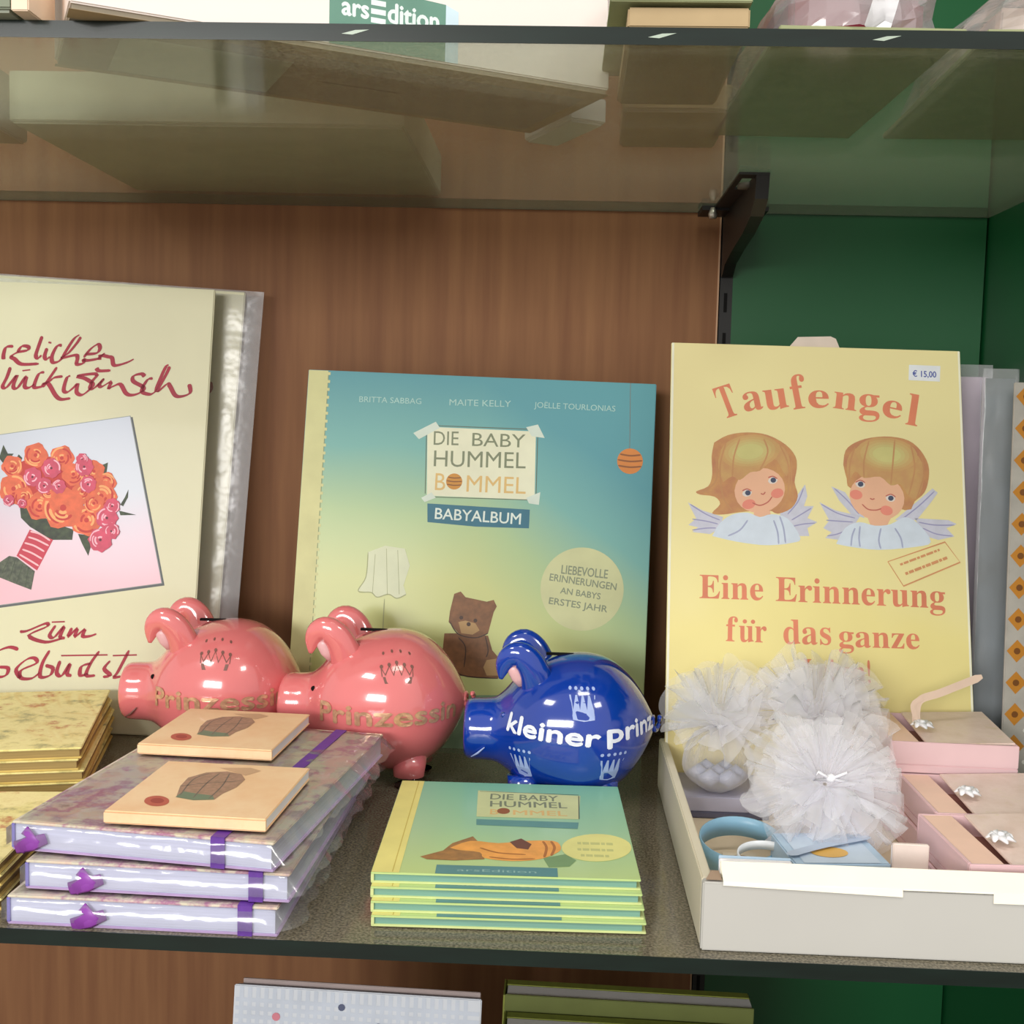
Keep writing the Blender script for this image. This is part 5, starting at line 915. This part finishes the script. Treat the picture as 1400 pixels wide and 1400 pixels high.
mb.build('green_label', [mat('sage_label', (104, 148, 132), .5), mat('label_white', (226, 240, 238), .5), mat('ice_label', (206, 228, 240), .5)], t, matrix=Matrix.Translation((0, -.0001, 0)) @ fr)
def carton(label, loc, rz, w, d, h, m, m2, cat='carton', name='flat_carton'):
    t = thing(name, label, cat, (loc[0], loc[1], UZ+.0002), rz); rbox('box', m, t, 0, w, 0, d, .001, h, .0006); rbox('base', m2, t, .0015, w-.0015, .0015, d-.0015, 0, .001, 0); return t
M_frost = mat('pale_olive_board', (196, 196, 168), .6, var=.08, scale=50)
carton('pale flat carton lying behind the white display carton, upper shelf', (-.275, .150), .0, .195, .170, .025, M_frost, M_frost)
t = carton('cream edged carton with a blurred red picture, left end of upper shelf', (-.2975, -.008), .0, .1, .021, .10, mat('sage_carton', (120, 128, 108), .6), mat('sage_grey_base', (150, 156, 140), .6))
rbox('cream_edge', mat('cream_edge', (236, 212, 186), .5), t, .1002, .1065, -.001, .021, 0, .10, .0004)
mb = MB(); mb.add([(.03, -.0002, .004), (.092, -.0002, .004), (.092, -.0002, .05), (.03, -.0002, .05)], [(0, 1, 2, 3)]); mb.build('red_picture', patch_mat('red_picture_print', [(196, 84, 74), (214, 120, 106), (176, 96, 84), (150, 132, 116)], 25), t)
carton('added white block for a bright reflection in the upper shelf glass, between the display carton and tan cartons', (.000, .130), .47, .019, .05, .012, M_paper, M_paper)  # added white block, stands in for a bright reflection on the glass
carton('low grey carton at the back left of the upper shelf', (-.372, .118), .05, .088, .075, .03, mat('dull_carton', (150, 142, 116), .7), M_tan)
carton('tan carton standing right of the white display carton, upper shelf', (.0195, .004), -.01, .043, .098, .008, M_tan, mat('khaki_base', (150, 138, 100), .7, var=.08, scale=60))
carton('small tan carton behind the cellophane bags, upper shelf', (.024, .112), -.02, .048, .07, .012, M_tan, M_tan)
def bag(label, loc, rz, w, d, h, base, col, seed, parts=()):
    t = thing('cellophane_package', label, 'package', (loc[0], loc[1], UZ+.0002), rz, 'cellophane packages on the upper shelf')
    rbox('base_card', base, t, 0, w, 0, d, 0, .0025, .0004)
    rbox('content', col, t, w*.12, w*.88, d*.15, d*.85, .0026, h*.6, .002)
    mb = MB(); n, na = 12, 40; vs = []; R = random.Random(seed)
    for j in range(n+1):
        t_ = j/n; zz = .0028+(h-.0028)*math.sin(t_*PI/2); f = math.cos(t_*PI/2)**.5 if t_ < 1 else .05
        for i in range(na):
            q = 2*PI*i/na; cx, cy = math.cos(q), math.sin(q); e = (abs(cx)**4+abs(cy)**4)**-.25
            k = 1+.12*noise.noise(Vector((cx*3, cy*3, t_*4+seed)))
            vs.append((w/2+w*.49*e*cx*f*k, d/2+d*.49*e*cy*f*k, zz+.003*noise.noise(Vector((cx*5, cy*5, seed+9)))*(t_ > 0)))
    mb.add(vs, [(j*na+i, j*na+(i+1) % na, (j+1)*na+(i+1) % na, (j+1)*na+i) for j in range(n) for i in range(na)]); mb.build('cellophane', film_mat('bag_film', (1, 1, 1), .2, .3, .15) if 'M_bag' not in globals() else M_bag, t, False)
    return t
M_bag = film_mat('bag_film', (1, 1, 1), .22, .28, .15)
M_kh = mat('khaki_card', (150, 156, 116), .7, var=.08, scale=60); M_bl = mat('beige_blush', (206, 180, 164), .5, var=.15, scale=60)
bag('crinkled cellophane package with beige contents beside the white carton', (.013, -.004+.006), 0, .050, .090, .04, M_kh, M_bl, 3).location.z = UZ+.0095
t = bag('cellophane package with dark red contents and white ribbon', (.073, .004), .03, .066, .150, .034, M_kh, mat('dark_red_paper', (128, 18, 44), .5), 6)
mb = MB(); mb.line([(0, 0), (.006, .018), (.010, .034), (.022, .048)], .009, 0, 0); mb.build('white_ribbon', M_satin, t, matrix=Matrix.Translation((.034, .001, .0005)) @ Matrix.Rotation(PI/2-.5, 4, 'X'))
bag('cellophane package with tan card at the right end of the upper shelf', (.146, .006), -.03, .085, .150, .03, M_kh, M_bl, 8)
